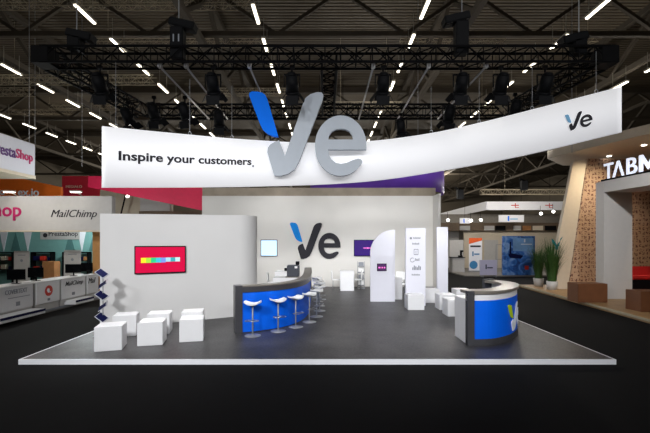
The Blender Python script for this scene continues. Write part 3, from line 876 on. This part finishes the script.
# orange and red signs
Y=20
t = thing('orange_sign', 'orange sign with white letters behind the left neighbour fascia', 'sign', (X(31,Y),Y,0))
q=[P(-30,199,Y),P(61,199,Y),P(61,187,Y),P(14,177,Y),P(-30,171,Y)]
part(t, 'board', MB().prism([(v.x-X(31,Y),v.z) for v in q], lambda p: Vector((p[0],0,p[1])), lambda p: Vector((p[0],.15,p[1]))), orange)
link('lettering', text_mesh('ex.io', 21*Y/F, None, .01, bold=.015, m=printw), t, (X(18,Y)-X(31,Y),-.012,Z(196,Y)))
link('lettering', text_mesh('io', 7*Y/F, None, .01, bold=.015, m=printw), t, (X(-2,Y)-X(31,Y),-.012,Z(195,Y)))
part(t, 'post', MB().box(-.1,.1,.02,.14,0,Z(199,Y)), satin)
Y=24
t = thing('red_sign', 'red sign with small pale letters between orange sign and white banner', 'sign', (X(82,Y),Y,0))
part(t, 'board', MB().box(X(62,Y)-X(82,Y),X(104,Y)-X(82,Y),0,.2,Z(199,Y),Z(176,Y)), redb)
link('lettering', text_mesh('MEDIALO', 16*Y/F, None, .01, m=cream), t, (X(66,Y)-X(82,Y),-.012,Z(188,Y)))
part(t, 'post', MB().box(-.1,.1,.02,.14,0,Z(199,Y)), satin)

# counters along the aisle
CX=-8.87
def yc(px): return -CX*F/(325-px)
cdefs=[(-30,34,'front counter with a grey name, nearest the left edge'),(36,60.5,'counter with a red round emblem'),(61.5,86,'counter with a slanted black name'),(87,99,'last counter, beside the timber post')]
for i,(a_,b_,lab) in enumerate(cdefs):
    y0,y1 = yc(a_),yc(b_)
    t = thing('demo_counter', 'white '+lab+' of the left neighbour stand', 'counter', (CX,y0,0), 0, 'demo counters of the left neighbour stand')
    part(t, 'body', MB().box(-.6,-.04,0.02,y1-y0-.03,.08,.97), greyp)
    part(t, 'worktop', MB().box(-.65,.02,0,y1-y0-.01,.97,1.0,.003), white)
    part(t, 'front_board', MB().box(-.04,0,0.02,y1-y0-.04,.30,.97,.003), mat('counter_board',(205,205,208),.5,var=.01) if i==0 else white)
    part(t, 'plinth', MB().box(-.62,-.02,0,y1-y0,0,.08), greytext)
    L=y1-y0
    if i==0:
        part(t, 'foot_shelf', MB().box(-.1,.42,L-1.7,L-.1,.1,.17).box(.0,.42,L-1.7,L-.1,.17,.24), white)
        part(t, 'shelf_face', MB().box(.42,.43,L-1.7,L-.1,.17,.24), navy)
        link('lettering', text_mesh('COVERTEXT', .78,.13,.004,bold=.005,m=greytext), t, (.005,yc(5)-y0,.76),(0,0,PI/2))
        part(t, 'small_print', MB().box(.0,.005,yc(8)-y0,yc(30)-y0,.64,.66).box(.0,.005,yc(16)-y0,yc(20)-y0,.40,.52), greytext)
    if i==1:
        part(t, 'emblem', MB().cyl((.0,L*.5,.68),(.006,L*.5,.68),.17,n=24), redprint)
        part(t, 'emblem_mark', MB().cyl((.006,L*.5-.03,.70),(.01,L*.5-.03,.70),.06,n=12).box(.006,.01,L*.5-.05,L*.5+.08,.62,.65), printw)
        part(t, 'small_print', MB().box(.0,.005,L*.45,L*.55,.36,.44), greytext)
    if i==2:
        link('lettering', text_mesh('MailChimp', L*.72,.2,.004,shear=.35,bold=.004,m=ink), t, (.005,L*.14,.68),(0,0,PI/2))
        part(t, 'small_print', MB().box(.0,.005,L*.4,L*.52,.38,.48), greytext)
        part(t, 'foot_shelf', MB().box(-.1,.35,.2,L-.1,.1,.17).box(.0,.35,.2,L-.1,.17,.24), white)
        part(t, 'shelf_face', MB().box(.35,.36,.2,L-.1,.17,.24), navy)
    if i==3:
        link('lettering', text_mesh('Mail', L*.6,.2,.004,shear=.35,m=ink), t, (.005,L*.1,.68),(0,0,PI/2))
struct('floor_neighbour_left', MB().box(-14,-8.8,9,19.5,0,.02), mat('dull_grey_floor',(96,92,88),.6))
mons=[(16.5,.50,'first monitor from the left edge'),(36,.45,'second monitor, partly turned away'),(73.5,.54,'third monitor, behind the counter with the slanted name'),(87,.42,'fourth monitor, nearest the timber post')]
for px,w,lab in mons:
    Y=yc(px)+.45 if px<80 else yc(px)+.2
    Y=(9.2)*F/(325-px)
    t = thing('computer_monitor','black '+lab+' on the neighbour counters','monitor',(X(px,Y),Y,1.002),.15)
    part(t,'stand',MB().box(-.1,.1,-.07,.07,0,.015).box(-.02,.02,0,.03,.015,.2),blackp)
    part(t,'screen',MB().box(-w/2,w/2,-.03,0,.11,.43,.006),screenoff)

Y=18.8
t = thing('booth_back_wall','teal back wall with pale diamonds in the left neighbour stand','wall panel',(X(45,Y),Y,0))
cx0=X(45,Y)
part(t,'wall_board',MB().box(X(-25,Y)-cx0,X(99,Y)-cx0,0,.15,0,Z(228,Y)),teal)
mb=MB(); md_=MB()
for k,px in enumerate((-8,4,16,28,70,82,94)):
    q=[(px-4,232),(px+4,232),(px,252)] if k%2 else [(px-5,251),(px+5,251),(px,232)]
    (mb if k%2 else md_).prism([(X(a,Y)-cx0,Z(b,Y)) for a,b in q],lambda p:Vector((p[0],-.02,p[1])),lambda p:Vector((p[0],-.005,p[1])))
part(t,'white_shapes',mb,printw); part(t,'dark_shapes',md_,tealdark)
part(t,'name_strip',MB().box(X(41,Y)-cx0,X(80,Y)-cx0,-.05,-.02,Z(239.5,Y),Z(231,Y)),greyp)
link('lettering', text_mesh('PrestaShop', (78.5-49.5)*Y/F, None,.006,bold=.005,m=ink), t, (X(49.5,Y)-cx0,-.056,Z(237.5,Y)))
part(t,'round_mark',MB().cyl((X(46,Y)-cx0,-.05,Z(235.3,Y)),(X(46,Y)-cx0,-.06,Z(235.3,Y)),.11,n=14),ink)
def shelf(px0,px1,py0,py1,lab,Y=18.4):
    x0,x1,z0,z1=X(px0,Y),X(px1,Y),Z(py1,Y),Z(py0,Y); xm=(x0+x1)/2; w=(x1-x0)/2
    t=thing('shelf_unit',lab,'shelf',(xm,Y,0))
    part(t,'frame',MB().box(-w,-w+.05,0,.3,.02,z1).box(w-.05,w,0,.3,.02,z1).box(-w,w,0,.3,z1-.05,z1).box(-w,w,0,.3,z0,z0+.04),blackp)
    part(t,'board',MB().box(-w+.05,w-.05,.0,.3,(z0+z1)/2,(z0+z1)/2+.03),blackp)
    n=int(w*2/.28)
    for r_,zb in enumerate((z0+.041,(z0+z1)/2+.031)):
        for k in range(n):
            ww=random.uniform(.07,.11); hh=random.uniform(.12,.26); cc=random.choice([paper,cardb,cream,redprint,navy])
            nm={'paper_white':'white','cardboard':'brown','cream_plaster':'cream','red_print':'red','navy_print':'dark blue'}[cc.name]
            solo('packet',MB().box(-ww,ww,.05,.22,0,hh),cc,'small %s packet on the %s board of the %s'%(nm,('lower','upper')[r_],lab.split(' in ')[0]),'packet',(xm-w+.2+k*(2*w-.3)/max(1,n-1)*.95,Y,zb),0,'%s packets on %s board, %s'%(nm,('lower','upper')[r_],lab))
shelf(30.5,51,252,270,'middle black framed shelf in the left neighbour stand')
shelf(62,88,252,270,'right black framed shelf in the left neighbour stand')
shelf(-16,12.5,252,270,'left black framed shelf in the left neighbour stand')
Y=17.0; t=thing('wooden_crate','orange brown wooden crate stack before the teal wall','crate',(X(51,Y),Y,.02))
part(t,'lower_crate',MB().box(-.28,.28,-.2,.2,0,.5,.01),cardb); part(t,'upper_crate',MB().box(-.25,.28,-.2,.2,.505,1.36,.01),cardb)
for px0,px1,py0,lab in ((14,29.5,251,'left white roll up poster in the neighbour stand'),(64,81,250,'right white roll up poster in the neighbour stand')):
    Y=16.3; w=(px1-px0)*Y/F/2
    t=thing('poster_stand',lab,'poster',(X((px0+px1)/2,Y),Y,.02))
    part(t,'base',MB().box(-w,w,-.1,.1,0,.06),satin); part(t,'sheet',MB().box(-w,w,-.006,.006,.06,Z(py0,Y)-.02),greyp)
    part(t,'print',MB().box(-w*.5,w*.5,-.01,-.006,Z(py0+5,Y),Z(py0+4.2,Y)).cyl((0,-.006,Z(py0+10,Y)),(0,-.012,Z(py0+10,Y)),.06,n=12),greytext)
    part(t,'pole',MB().cyl((0,.03,.06),(0,.03,Z(py0,Y)-.04),.012,n=6),satin)
solo('timber_post',MB().box(-.17,.17,-.12,.12,0,Z(231.5,14.9)-.02),woodpost,'pale timber post at the right end of the neighbour counters','post',(X(92.5,14.9)-.0,15.3,.02))

# ---------------------------------------------------------------- right neighbour stand
pl=[(8.78,9.0),(8.9,10.4),(9.66,18.9),(20,18.9),(20,9.0)]
struct('floor_neighbour_right',MB().prism(pl,lambda p:Vector((p[0],p[1],0.001)),lambda p:Vector((p[0],p[1],.12))),wood)
mb=MB(); mb.obox((8.76,9.0,.09),(8.885,10.4,.09),.03,.07); mb.obox((8.885,10.4,.09),(9.645,18.9,.09),.03,.07)
struct('trim_22',mb,mat('pale_platform_edge',(190,178,150),.5))
Y=17.2
t=thing('patterned_wall','tall cream wall covered in small brown pictograms in the right neighbour stand','wall panel',(11.0,Y,.12))
part(t,'wall_board',MB().prism([(.03,0),(6.5,0),(6.5,5.9),(.9,5.9)],lambda p:Vector((p[0],0,p[1])),lambda p:Vector((p[0],.2,p[1]))),patternm)
q=[P(548,289,17),P(567,289,17),P(586,160,17),P(573,160,17)]; 
solo('leaning_panel',MB().prism([(v.x-q[0].x,max(0,v.z-.12)) for v in q],lambda p:Vector((p[0],0,p[1])),lambda p:Vector((p[0],.18,p[1]))),cream,'pale slanting panel at the left end of the right neighbour stand','panel',(q[0].x,16.95,.12))
can=thing('canopy_roof','large beige canopy roof over the right neighbour stand','canopy',(10.4,17.6,6.1))
cp=[(10.3,17.6),(10.75,15.8),(11.5,13.7),(12.4,11.5),(17.5,10.8),(17.5,19.2),(12,19.2)]
part(can,'roof_slab',MB().prism([(a-10.4,b-17.6) for a,b in cp],lambda p:Vector((p[0],p[1],0)),lambda p:Vector((p[0],p[1],.35))),cream)
for px,py in ((644,145),(609,156),(578,163)):
    Yd=3.86*F/(242-py)
    part(can,'downlight',MB().cyl((X(px,Yd)-10.4,Yd-17.6,.0),(X(px,Yd)-10.4,Yd-17.6,-.02),.09,n=14),lens_on)
# portal with letters
por=thing('portal_frame','thick white portal frame with lit letters on top, right side','portal',(10.36,14.1,.12))
pw=mat('portal_white',(200,196,192),.55,var=.02)
ht=Z(181,14.1)-.12
part(por,'column',MB().box(0,1.05,0,.45,0,ht,.01),pw)
part(por,'header_beam',MB().prism([(0,0),(.42,-4.6),(1.6,-4.6),(1.25,0)],lambda p:Vector((p[0],p[1],ht-.42)),lambda p:Vector((p[0],p[1],ht))),pw)
part(por,'letter_base',MB().prism([(0.02,0.2),(.40,-4.5),(.55,-4.5),(.2,0.2)],lambda p:Vector((p[0],p[1],ht)),lambda p:Vector((p[0],p[1],ht+.07))),blackp)
for ch,p0,p1 in (('T',602.5,611.5),('\u039b',611,622.5),('B',625,635.5),('M',637.5,656),('O',659,676)):
    def yb(px):
        # crossing of the sight line with the beam edge
        k=(px-325)/F; xs,ys=10.36,14.3; dx,dy=.42,-4.6
        # xs+dx*s = k*(ys+dy*s)
        s=(k*ys-xs)/(dx-k*dy); return ys+dy*s
    ya,ybb=yb(p0),yb(p1)
    a_=math.atan2(-4.6,.42)
    xa=10.36+.42*(14.3-ya)/4.6
    if ch == 'M':
        wd = abs(ya-ybb)
        me = MB().prism([(0,0),(0,1),(.2,1),(.5,.42),(.8,1),(1,1),(1,0),(.8,0),(.8,.62),(.5,.08),(.2,.62),(.2,0)],
            lambda p: Vector((p[0]*wd,-.02,p[1]*.57)), lambda p: Vector((p[0]*wd,.02,p[1]*.57))).mesh('lettering', glow_letters)
    else: me=text_mesh(ch,abs(ya-ybb),.57,.02,bold=.006,m=glow_letters)
    o=link('letter_'+{'T':'t','\u039b':'a','B':'b','M':'m','O':'o'}[ch],me,por,(xa-10.36+.06,ya-14.1,ht+.07),(0,0,a_))
# brown boxes, sofa
solo('seat_box',MB().box(-.52,.52,-.3,.3,0,.66,.01),brown,'brown box seat standing before the portal column','box seat',(X(588,13.55),13.6,.12))
solo('seat_box',MB().box(-.5,.5,-.3,.3,0,.62,.01),brown,'brown box seat cut by the right edge of the picture','box seat',(X(641,11.5)+.5,11.8,.12))
t=thing('sofa','red sofa inside the portal at the right edge','sofa',(13.3,15.9,.12))
part(t,'base',MB().box(-.75,.9,-.4,.4,.05,.58,.03),blackp); part(t,'seat_cushion',MB().box(-.75,.9,-.4,.3,.58,.72,.05),redsofa); part(t,'backrest',MB().box(-.75,.9,.2,.45,.58,1.08,.06),redsofa)
part(t,'leg',MB().box(-.7,-.65,-.35,-.3,0,.05),blackp); part(t,'leg',MB().box(.8,.85,-.35,-.3,0,.05),blackp)
solo('red_rug',MB().box(-1.0,1.0,-.6,.6,0,.015),redsofa,'red rug on the boards before the red sofa','rug',(13.2,14.95,.12))
# plants
def plant(px,py,Y,r,h,spread,lab,n=170):
    x=X(px,Y); t=thing('potted_grass',lab,'potted plant',(x,Y,.12))
    part(t,'pot',MB().lathe([(r*.82,0),(r,.38),(r*.9,.38),(r*.88,.33)],20),pot_m)
    mb=MB()
    for i in range(n):
        a=random.uniform(0,2*PI); rr=random.uniform(0,r*.7); L=h*random.uniform(.55,1.0); sp=spread*random.uniform(.2,1.0)
        prev=None; wv=Vector((-math.sin(a),math.cos(a),0))*.02
        pts_=[]
        for k in range(5):
            s_=k/4; q_=Vector(((rr+sp*s_**1.8)*math.cos(a),(rr+sp*s_**1.8)*math.sin(a),.3+(L)*s_*(1-.12*s_*sp)))
            pts_.append((q_,wv*(1-s_*.9)))
        vs=[(mb.bm.verts.new(q_-w_),mb.bm.verts.new(q_+w_)) for q_,w_ in pts_]
        for A_,B_ in zip(vs,vs[1:]): mb.bm.faces.new((A_[0],A_[1],B_[1],B_[0]))
    part(t,'leaves',mb,leaf)
plant(538.5,285,18.3,.23,1.75,.5,'smaller tall grass plant in a white pot, left of the pair',240)
plant(552,289,16.9,.23,2.15,.7,'larger tall grass plant in a white pot, right of the pair',360)
Y=16.7; mb=MB()
def wing(pts): mb.prism(pts,lambda p:Vector((p[0],0,p[1])),lambda p:Vector((p[0]*.98,.03,p[1]*.99)))
wing([(0,0),(.06,.02),(-.05,.22),(-.2,.38),(-.16,.18)]); wing([(.03,0),(.12,.03),(.2,.38),(.3,.46),(.13,.2),(.05,.1)]); mb.box(-.03,.07,-.04,.05,-.12,.02,.01); mb.cyl((.02,0,-.1),(.02,0.0,-1.9),.01,n=6)
solo('bird_ornament',mb,tealorn,'teal winged ornament on a stick above the larger grass plant','ornament',(X(559.5,Y),16.93,Z(247,Y)))

# ---------------------------------------------------------------- far stands, right of centre
Y=32.0
fb=thing('far_booth','pale far booth with a brown header beyond the aisle','booth',(X(505,Y),Y,0))
c0=X(505,Y)
part(fb,'wall_board',MB().box(X(464,Y)-c0,X(560,Y)-c0,0,.2,0,Z(231,Y)),cream)
part(fb,'side_board',MB().box(X(446,Y)-c0,X(464,Y)-c0,1.2,1.3,0,Z(231,Y)),greyp)
part(fb,'header',MB().box(X(436,Y)-c0,X(560,Y)-c0,-.4,.2,Z(231,Y)+.01,Z(223,Y)),brickbrown)
part(fb,'door_leaf',MB().box(X(484,Y)-c0,X(498,Y)-c0,-.03,0,0.05,Z(240,Y)),greyp)
for a_,b_,m_ in ((458,468,greyp),(482,492,greyp),(493,503,blackp),(511,518,greyp),(520,528,cardb),(530,540,cream),(542,553,blackp)):
    part(fb,'header_sign',MB().box(X(a_,Y)-c0,X(b_,Y)-c0,-.46,-.4,Z(230.5,Y),Z(226,Y)),m_)
struct('floor_far_stand',MB().box(X(440,30),X(560,30),24.6,32,0,.06),mat('far_floor_grey',(120,116,110),.6))
Y=33
solo('upper_cladding',MB().box(X(380,Y),X(600,Y),0,.3,0,Z(214,Y)),mat('grey_upper_band',(140,134,126),.7,var=.1),'grey upper band of the far booth behind the signs','facade',(0,Y+.3,0))
def sign(px0,px1,py0,py1,Y,lab,name='white_sign'):
    x0,x1=X(px0,Y),X(px1,Y); t=thing(name,lab,'sign',((x0+x1)/2,Y,Z(py1,Y))); w=(x1-x0)/2; h=(py1-py0)*Y/F
    part(t,'board',MB().box(-w,w,0,.1,0,h),mat('sign_white',(220,220,228),.6,var=.01) if 'sw' not in globals() else sw)
    return t,w,h
sw=mat('far_sign_white',(232,232,238),.6,var=.01)
t,w,h=sign(499,524,215,222,30,'white hanging sign with a blue mark, over the far booth')
part(t,'blue_mark',MB().box(-w*.3,-w*.18,-.01,0,h*.15,h*.85),logoblue); part(t,'print',MB().box(-w*.1,w*.5,-.01,0,h*.35,h*.5),paleblue)
part(t,'hanging_wire',MB().cyl((-w*.8,.05,h),(-w*.8,.05,h+3),.01,n=5).cyl((w*.8,.05,h),(w*.8,.05,h+3),.01,n=5),black)
t,w,h=sign(460,470,218,223.5,30,'small white hanging sign left of the larger one, over the far booth')
part(t,'blue_mark',MB().box(-w*.3,-w*.1,-.01,0,h*.15,h*.85),logoblue)
part(t,'hanging_wire',MB().cyl((0,.05,h),(0,.05,h+3),.01,n=5),black)
# ring fascia
Y=30
t=thing('ring_fascia','white hanging fascia with small red prints, high over the far booth','sign',(X(487,Y),Y,Z(210,Y)))
c0=X(487,Y); h=(210-201.5)*Y/F
part(t,'front_board',MB().box(0,X(575,Y)-c0,0,.15,0,h),sw)
A_=Vector((X(486,Y)-c0,0)); B_=Vector((X(432,46)-c0,46-Y))
part(t,'side_board',MB().prism([(A_.x,A_.y),(B_.x,B_.y),(B_.x+.12,B_.y+.1),(A_.x+.12,A_.y+.15)],lambda p:Vector((p[0],p[1],0)),lambda p:Vector((p[0],p[1],h))),sw)
mb=MB()
for px in (515,549): mb.box(X(px,Y)-c0-.3,X(px,Y)-c0+.3,-.01,0,h*.5,h*.6); mb.box(X(px,Y)-c0,X(px,Y)-c0+.06,-.01,0,h*.3,h*.8); mb.box(X(px,Y)-c0,X(px,Y)-c0+.3,-.01,0,h*.25,h*.32)
part(t,'red_print',mb,redprint)
part(t,'hanging_wire',MB().cyl((1,.07,h),(1,.07,h+4),.01,n=5).cyl((5,.07,h),(5,.07,h+4),.01,n=5),black)
# far spot heads
for px,py,lab in ((448,220,'left most'),(471,220.5,'second from the left'),(481,220,'middle'),(541,213.5,'second from the right'),(553.5,211.5,'right most')):
    Y=29; t=thing('far_spot_lamp',lab+' of the five small lit spot lamps over the far booth','lamp',(X(px,Y),Y,Z(py,Y)),0,'small lit lamps over the far booth')
    part(t,'lamp_head',MB().cyl((0,.02,0),(0,.2,.08),.11,.07,n=10).cyl((0,.1,.05),(0,.1,.6),.015,n=5),blackp)
    part(t,'lens',MB().cyl((0,0,0),(0,.02,0),.12,n=12),lens_on)
for px,py,lab in ((460,193,'above the slanting part of the far white fascia'),(524,184,'above the flat part of the far white fascia')):
    Y=28; t=thing('hanging_loudspeaker','dark device hanging '+lab,'loudspeaker',(X(px,Y),Y,Z(py,Y)))
    part(t,'cabinet',MB().box(-.22,.22,-.2,.2,-.45,.25,.03),blackp); part(t,'bracket',MB().obox((0,0,.2),(-.35,0,.4),.12,.12).cyl((0,0,.2),(0,0,5),.015,n=5),black)
# blue poster wall
Y=25.0; x0,x1=X(503.5,Y),X(535,Y)
t=thing('sea_poster','large blue poster wall with a ship at sea, beyond the aisle','poster',((x0+x1)/2,Y,.06)); w=(x1-x0)/2; zt=Z(236,Y)-.06
part(t,'board',MB().box(-w,w,0,.2,0,zt),seam)
part(t,'ship_print',MB().prism([(-w*.7,zt*.52),(-w*.62,zt*.55),(-w*.6,zt*.85),(-w*.52,zt*.85),(-w*.5,zt*.56),(w*.25,zt*.50),(w*.1,zt*.42),(-w*.6,zt*.44)],lambda p:Vector((p[0],-.01,p[1])),lambda p:Vector((p[0],0,p[1]))),navy)
part(t,'sky_print',MB().prism([(-w*.4,zt*.62),(w*.9,zt*.6),(w*.9,zt*.95),(-w*.4,zt*.95)],lambda p:Vector((p[0],-.006,p[1])),lambda p:Vector((p[0],0,p[1]))),mat('poster_sky',(120,165,215),.5,var=.25,scale=1.5))
part(t,'mark_print',MB().box(w*.3,w*.38,-.014,-.006,zt*.84,zt*.92).box(w*.1,w*.8,-.014,-.006,zt*.78,zt*.80),printw)
part(t,'red_print',MB().box(w*.35,w*.6,-.014,0,zt*.14,zt*.24),redprint)
# roll up banner
Y=28; x0,x1=X(469,Y),X(482,Y); w=(x1-x0)/2; zt=Z(238,Y)-.06
t=thing('rollup_banner','white roll up banner with an orange top in the far booth','banner',((x0+x1)/2,Y,.06))
part(t,'sheet',MB().box(-w,w,0,.02,.08,zt),sw); part(t,'base',MB().box(-w,w,-.1,.12,0,.08),satin)
part(t,'orange_top',MB().prism([(-w,zt*.82),(w,zt*.93),(w,zt),(-w,zt)],lambda p:Vector((p[0],-.01,p[1])),lambda p:Vector((p[0],0,p[1]))),mat('orange_print',(230,95,35),.6))
part(t,'blue_mark',MB().box(-w*.5,-w*.3,-.01,0,zt*.46,zt*.6).box(-w*.2,w*.6,-.01,0,zt*.5,zt*.54).cyl((-w*.3,-.0,zt*.2),(-w*.3,-.01,zt*.2),.3,n=16),mat('mid_blue_print',(60,130,180),.6))
part(t,'dark_print',MB().box(-w*.8,w*.8,-.012,-.0,zt*.73,zt*.78),ink)
# white board stand
Y=24.4; x0,x1=X(480,Y),X(497,Y); w=(x1-x0)/2
t=thing('notice_board','pale lilac board with a small blue mark standing before the far booth','board',((x0+x1)/2,Y,0))
z1_=Z(260,Y)
part(t,'board',MB().box(-w,w,0,.06,.12,z1_),mat('pale_lilac',(196,194,222),.6,var=.02)); part(t,'foot',MB().box(-w*.8,-w*.7,-.2,.25,0,.12),satin); part(t,'foot',MB().box(w*.7,w*.8,-.2,.25,0,.12),satin)
part(t,'blue_mark',MB().box(-w*.35,-w*.22,-.01,0,.5,.8).box(-w*.15,w*.5,-.01,0,.55,.62),navy)
# easel
Y=26; t=thing('metal_easel','thin metal stand between the pale board and the blue poster','stand',(X(499,Y),Y,.06))
part(t,'frame',MB().cyl((-.2,0,0),(-.2,0,2.0),.02,n=6).cyl((.2,0,0),(.2,0,2.0),.02,n=6).cyl((-.2,0,2.0),(.2,0,2.0),.02,n=6).cyl((-.2,0,1.0),(.2,0,1.0),.02,n=6).cyl((-.2,0,.06),(.2,0,.06),.02,n=6),satin)
# far counter
Y=28; x0,x1=X(451,Y),X(463,Y); t=thing('far_counter','white counter with a dark top at the left of the far booth','counter',((x0+x1)/2,Y,.06)); w=(x1-x0)/2
part(t,'body',MB().box(-w,w,-.3,.3,0,1.02),greyp); part(t,'top',MB().box(-w-.05,w+.05,-.35,.35,1.02,1.07),ink)
solo('far_coffee_maker',MB().box(-.15,.15,-.1,.1,0,.12,.02).box(-.02,.12,-.05,.05,.12,.4,.02).box(-.02,.22,-.06,.06,.36,.5,.02),blackp,'black appliance standing on the far white counter','appliance',(X(461,Y)-.05,Y,1.135))
Y=30; solo('far_partition',MB().box(-.55,.55,0,.1,0,Z(240,Y)-.06),greyp,'grey partition behind the far white counter','partition',(X(456.5,Y),Y,.06))

# ---------------------------------------------------------------- lights
def spot(loc, tgt, W, deg=60, blend=.6, r=.12, col=(.975,.985,1)):
    l=bpy.data.lights.new('spot','SPOT'); l.energy=W; l.spot_size=math.radians(deg); l.spot_blend=blend; l.shadow_soft_size=r; l.color=col
    o=bpy.data.objects.new('spot_beam',l); C.objects.link(o); o.location=loc
    o.rotation_euler=(Vector(tgt)-Vector(loc)).to_track_quat('-Z','Y').to_euler()
def point(loc, W, r=.3, col=(1,.95,.86)):
    l=bpy.data.lights.new('pt','POINT'); l.energy=W; l.shadow_soft_size=r; l.color=col
    o=bpy.data.objects.new('lamp_light',l); C.objects.link(o); o.location=loc
# stand spotlights: from the truss
tg=[((-2.9,8.6,0),450),((-.8,8.9,0),450),((1.4,8.8,0),350),((3.3,8.6,0),400),((4.0,8.2,0),60),((4.9,8.0,0),0),((-4.6,8.2,0),500)]
for loc,(t_,W) in zip(SPL[:7],tg): (spot((loc[0],loc[1]+.0,loc[2]-.7),t_,W,46,.9) if W > 100 else None)
for loc,(t_,W) in zip(SPL[7:],[((-3.4,10.6,1.2),300),((-2.5,14,.5),250),((-.3,18.3,2.0),700),((2.8,18.3,1.6),450),((4.8,18.3,2.0),450),((2.2,13.7,1.3),300),((-4.0,18.3,2.6),300)]):
    spot((loc[0],loc[1]+.35,loc[2]-.6),t_,W,80,1)
for x,tx in ((-2.2,-1.5),(2.6,3.0)): spot((x,12.9,5.9),(tx,16.5,.5),280,90,1)  # added fill beams without a fixture, brightening the panels behind the banner
# unseen spotlights added in front of the stand to brighten banner, seats and walls
for x,tx,W in ((-8,-4.8,1050),(-4,-2.4,900),(0,0.2,850),(4,2.8,950),(8,5.2,1150)):
    spot((x,-3.0,7.4),(tx,9.4,4.2),W,64,1,.3)
for x,tx,W in ((-4.5,-4.2,2300),(0,-.8,1300),(4.5,3.8,900)): spot((x,-2.0,6.0),(tx,9.0,1.0),W,54,1,.3)
spot((-3.5,0.5,5.6),(3.2,9.4,.5),1500,40,1,.3); spot((2.6,10.4,5.8),(3.4,12.2,.3),420,60,1)  # added fill beams, no fixtures: desk side and right-hand cubes
# general hall lamps
for x in (-23,-9.6,3.75,17):
    for y in (6,22,36,56,78): point((x,y,10.6),{6:80,22:120,36:300,56:1700,78:3500}[y],.5)
# neighbour stands
point((-10.8,12.5,3.6),110,.2); point((-10.5,16.8,3.3),230,.2,(.9,1,1)); spot((-9,11,6.5),(-12.2,15,5.7),160,70)
spot((-7.5,8.5,5.5),(-10,14.5,3.0),260,70,1)
for y in (13.0,15.6): spot((12.0,y,6.0),(12.0,y+.9,0),170,110,.9,.1,(1,.82,.6))
spot((12.3,15.6,6.0),(12.0,17.2,3.6),130,100,1,.1,(1,.85,.62)); spot((11.2,15.8,6.0),(11.6,17.2,4.2),90,90,1,.1,(1,.85,.62))
spot((8,9,6.5),(10.6,14.3,2.6),650,50,.9); spot((6.5,8,6.5),(9.4,13,.1),350,60,1); spot((6,13,8.0),(10.8,17,2.5),260,40,.9)  # added beams without fixtures, brightening the portal and its platform
for x in (9.5,12.5,15.5): point((x,26.5,5.0),190,.2)
spot((10,16,8),(11.5,25,1.6),600,35,1)
spot((-4,15,8),(-5,20,5.9),260,50); spot((6,18,9.5),(6,22,6),500,60)

w=bpy.data.worlds.new('hall'); bpy.context.scene.world=w; w.use_nodes=True
w.node_tree.nodes['Background'].inputs[0].default_value=(.02,.02,.02,1)

# ---------------------------------------------------------------- camera
cam=bpy.data.cameras.new('cam'); co=bpy.data.objects.new('camera',cam); C.objects.link(co)
co.location=(0,0,H); co.rotation_euler=(PI/2,0,0)
cam.sensor_width=36; cam.lens=36*F/650; cam.shift_y=25.5/650; cam.clip_end=300
sc=bpy.context.scene; sc.camera=co
sc.view_settings.view_transform='Standard'; sc.view_settings.look='None'; sc.view_settings.exposure=0.26; sc.view_settings.gamma=1
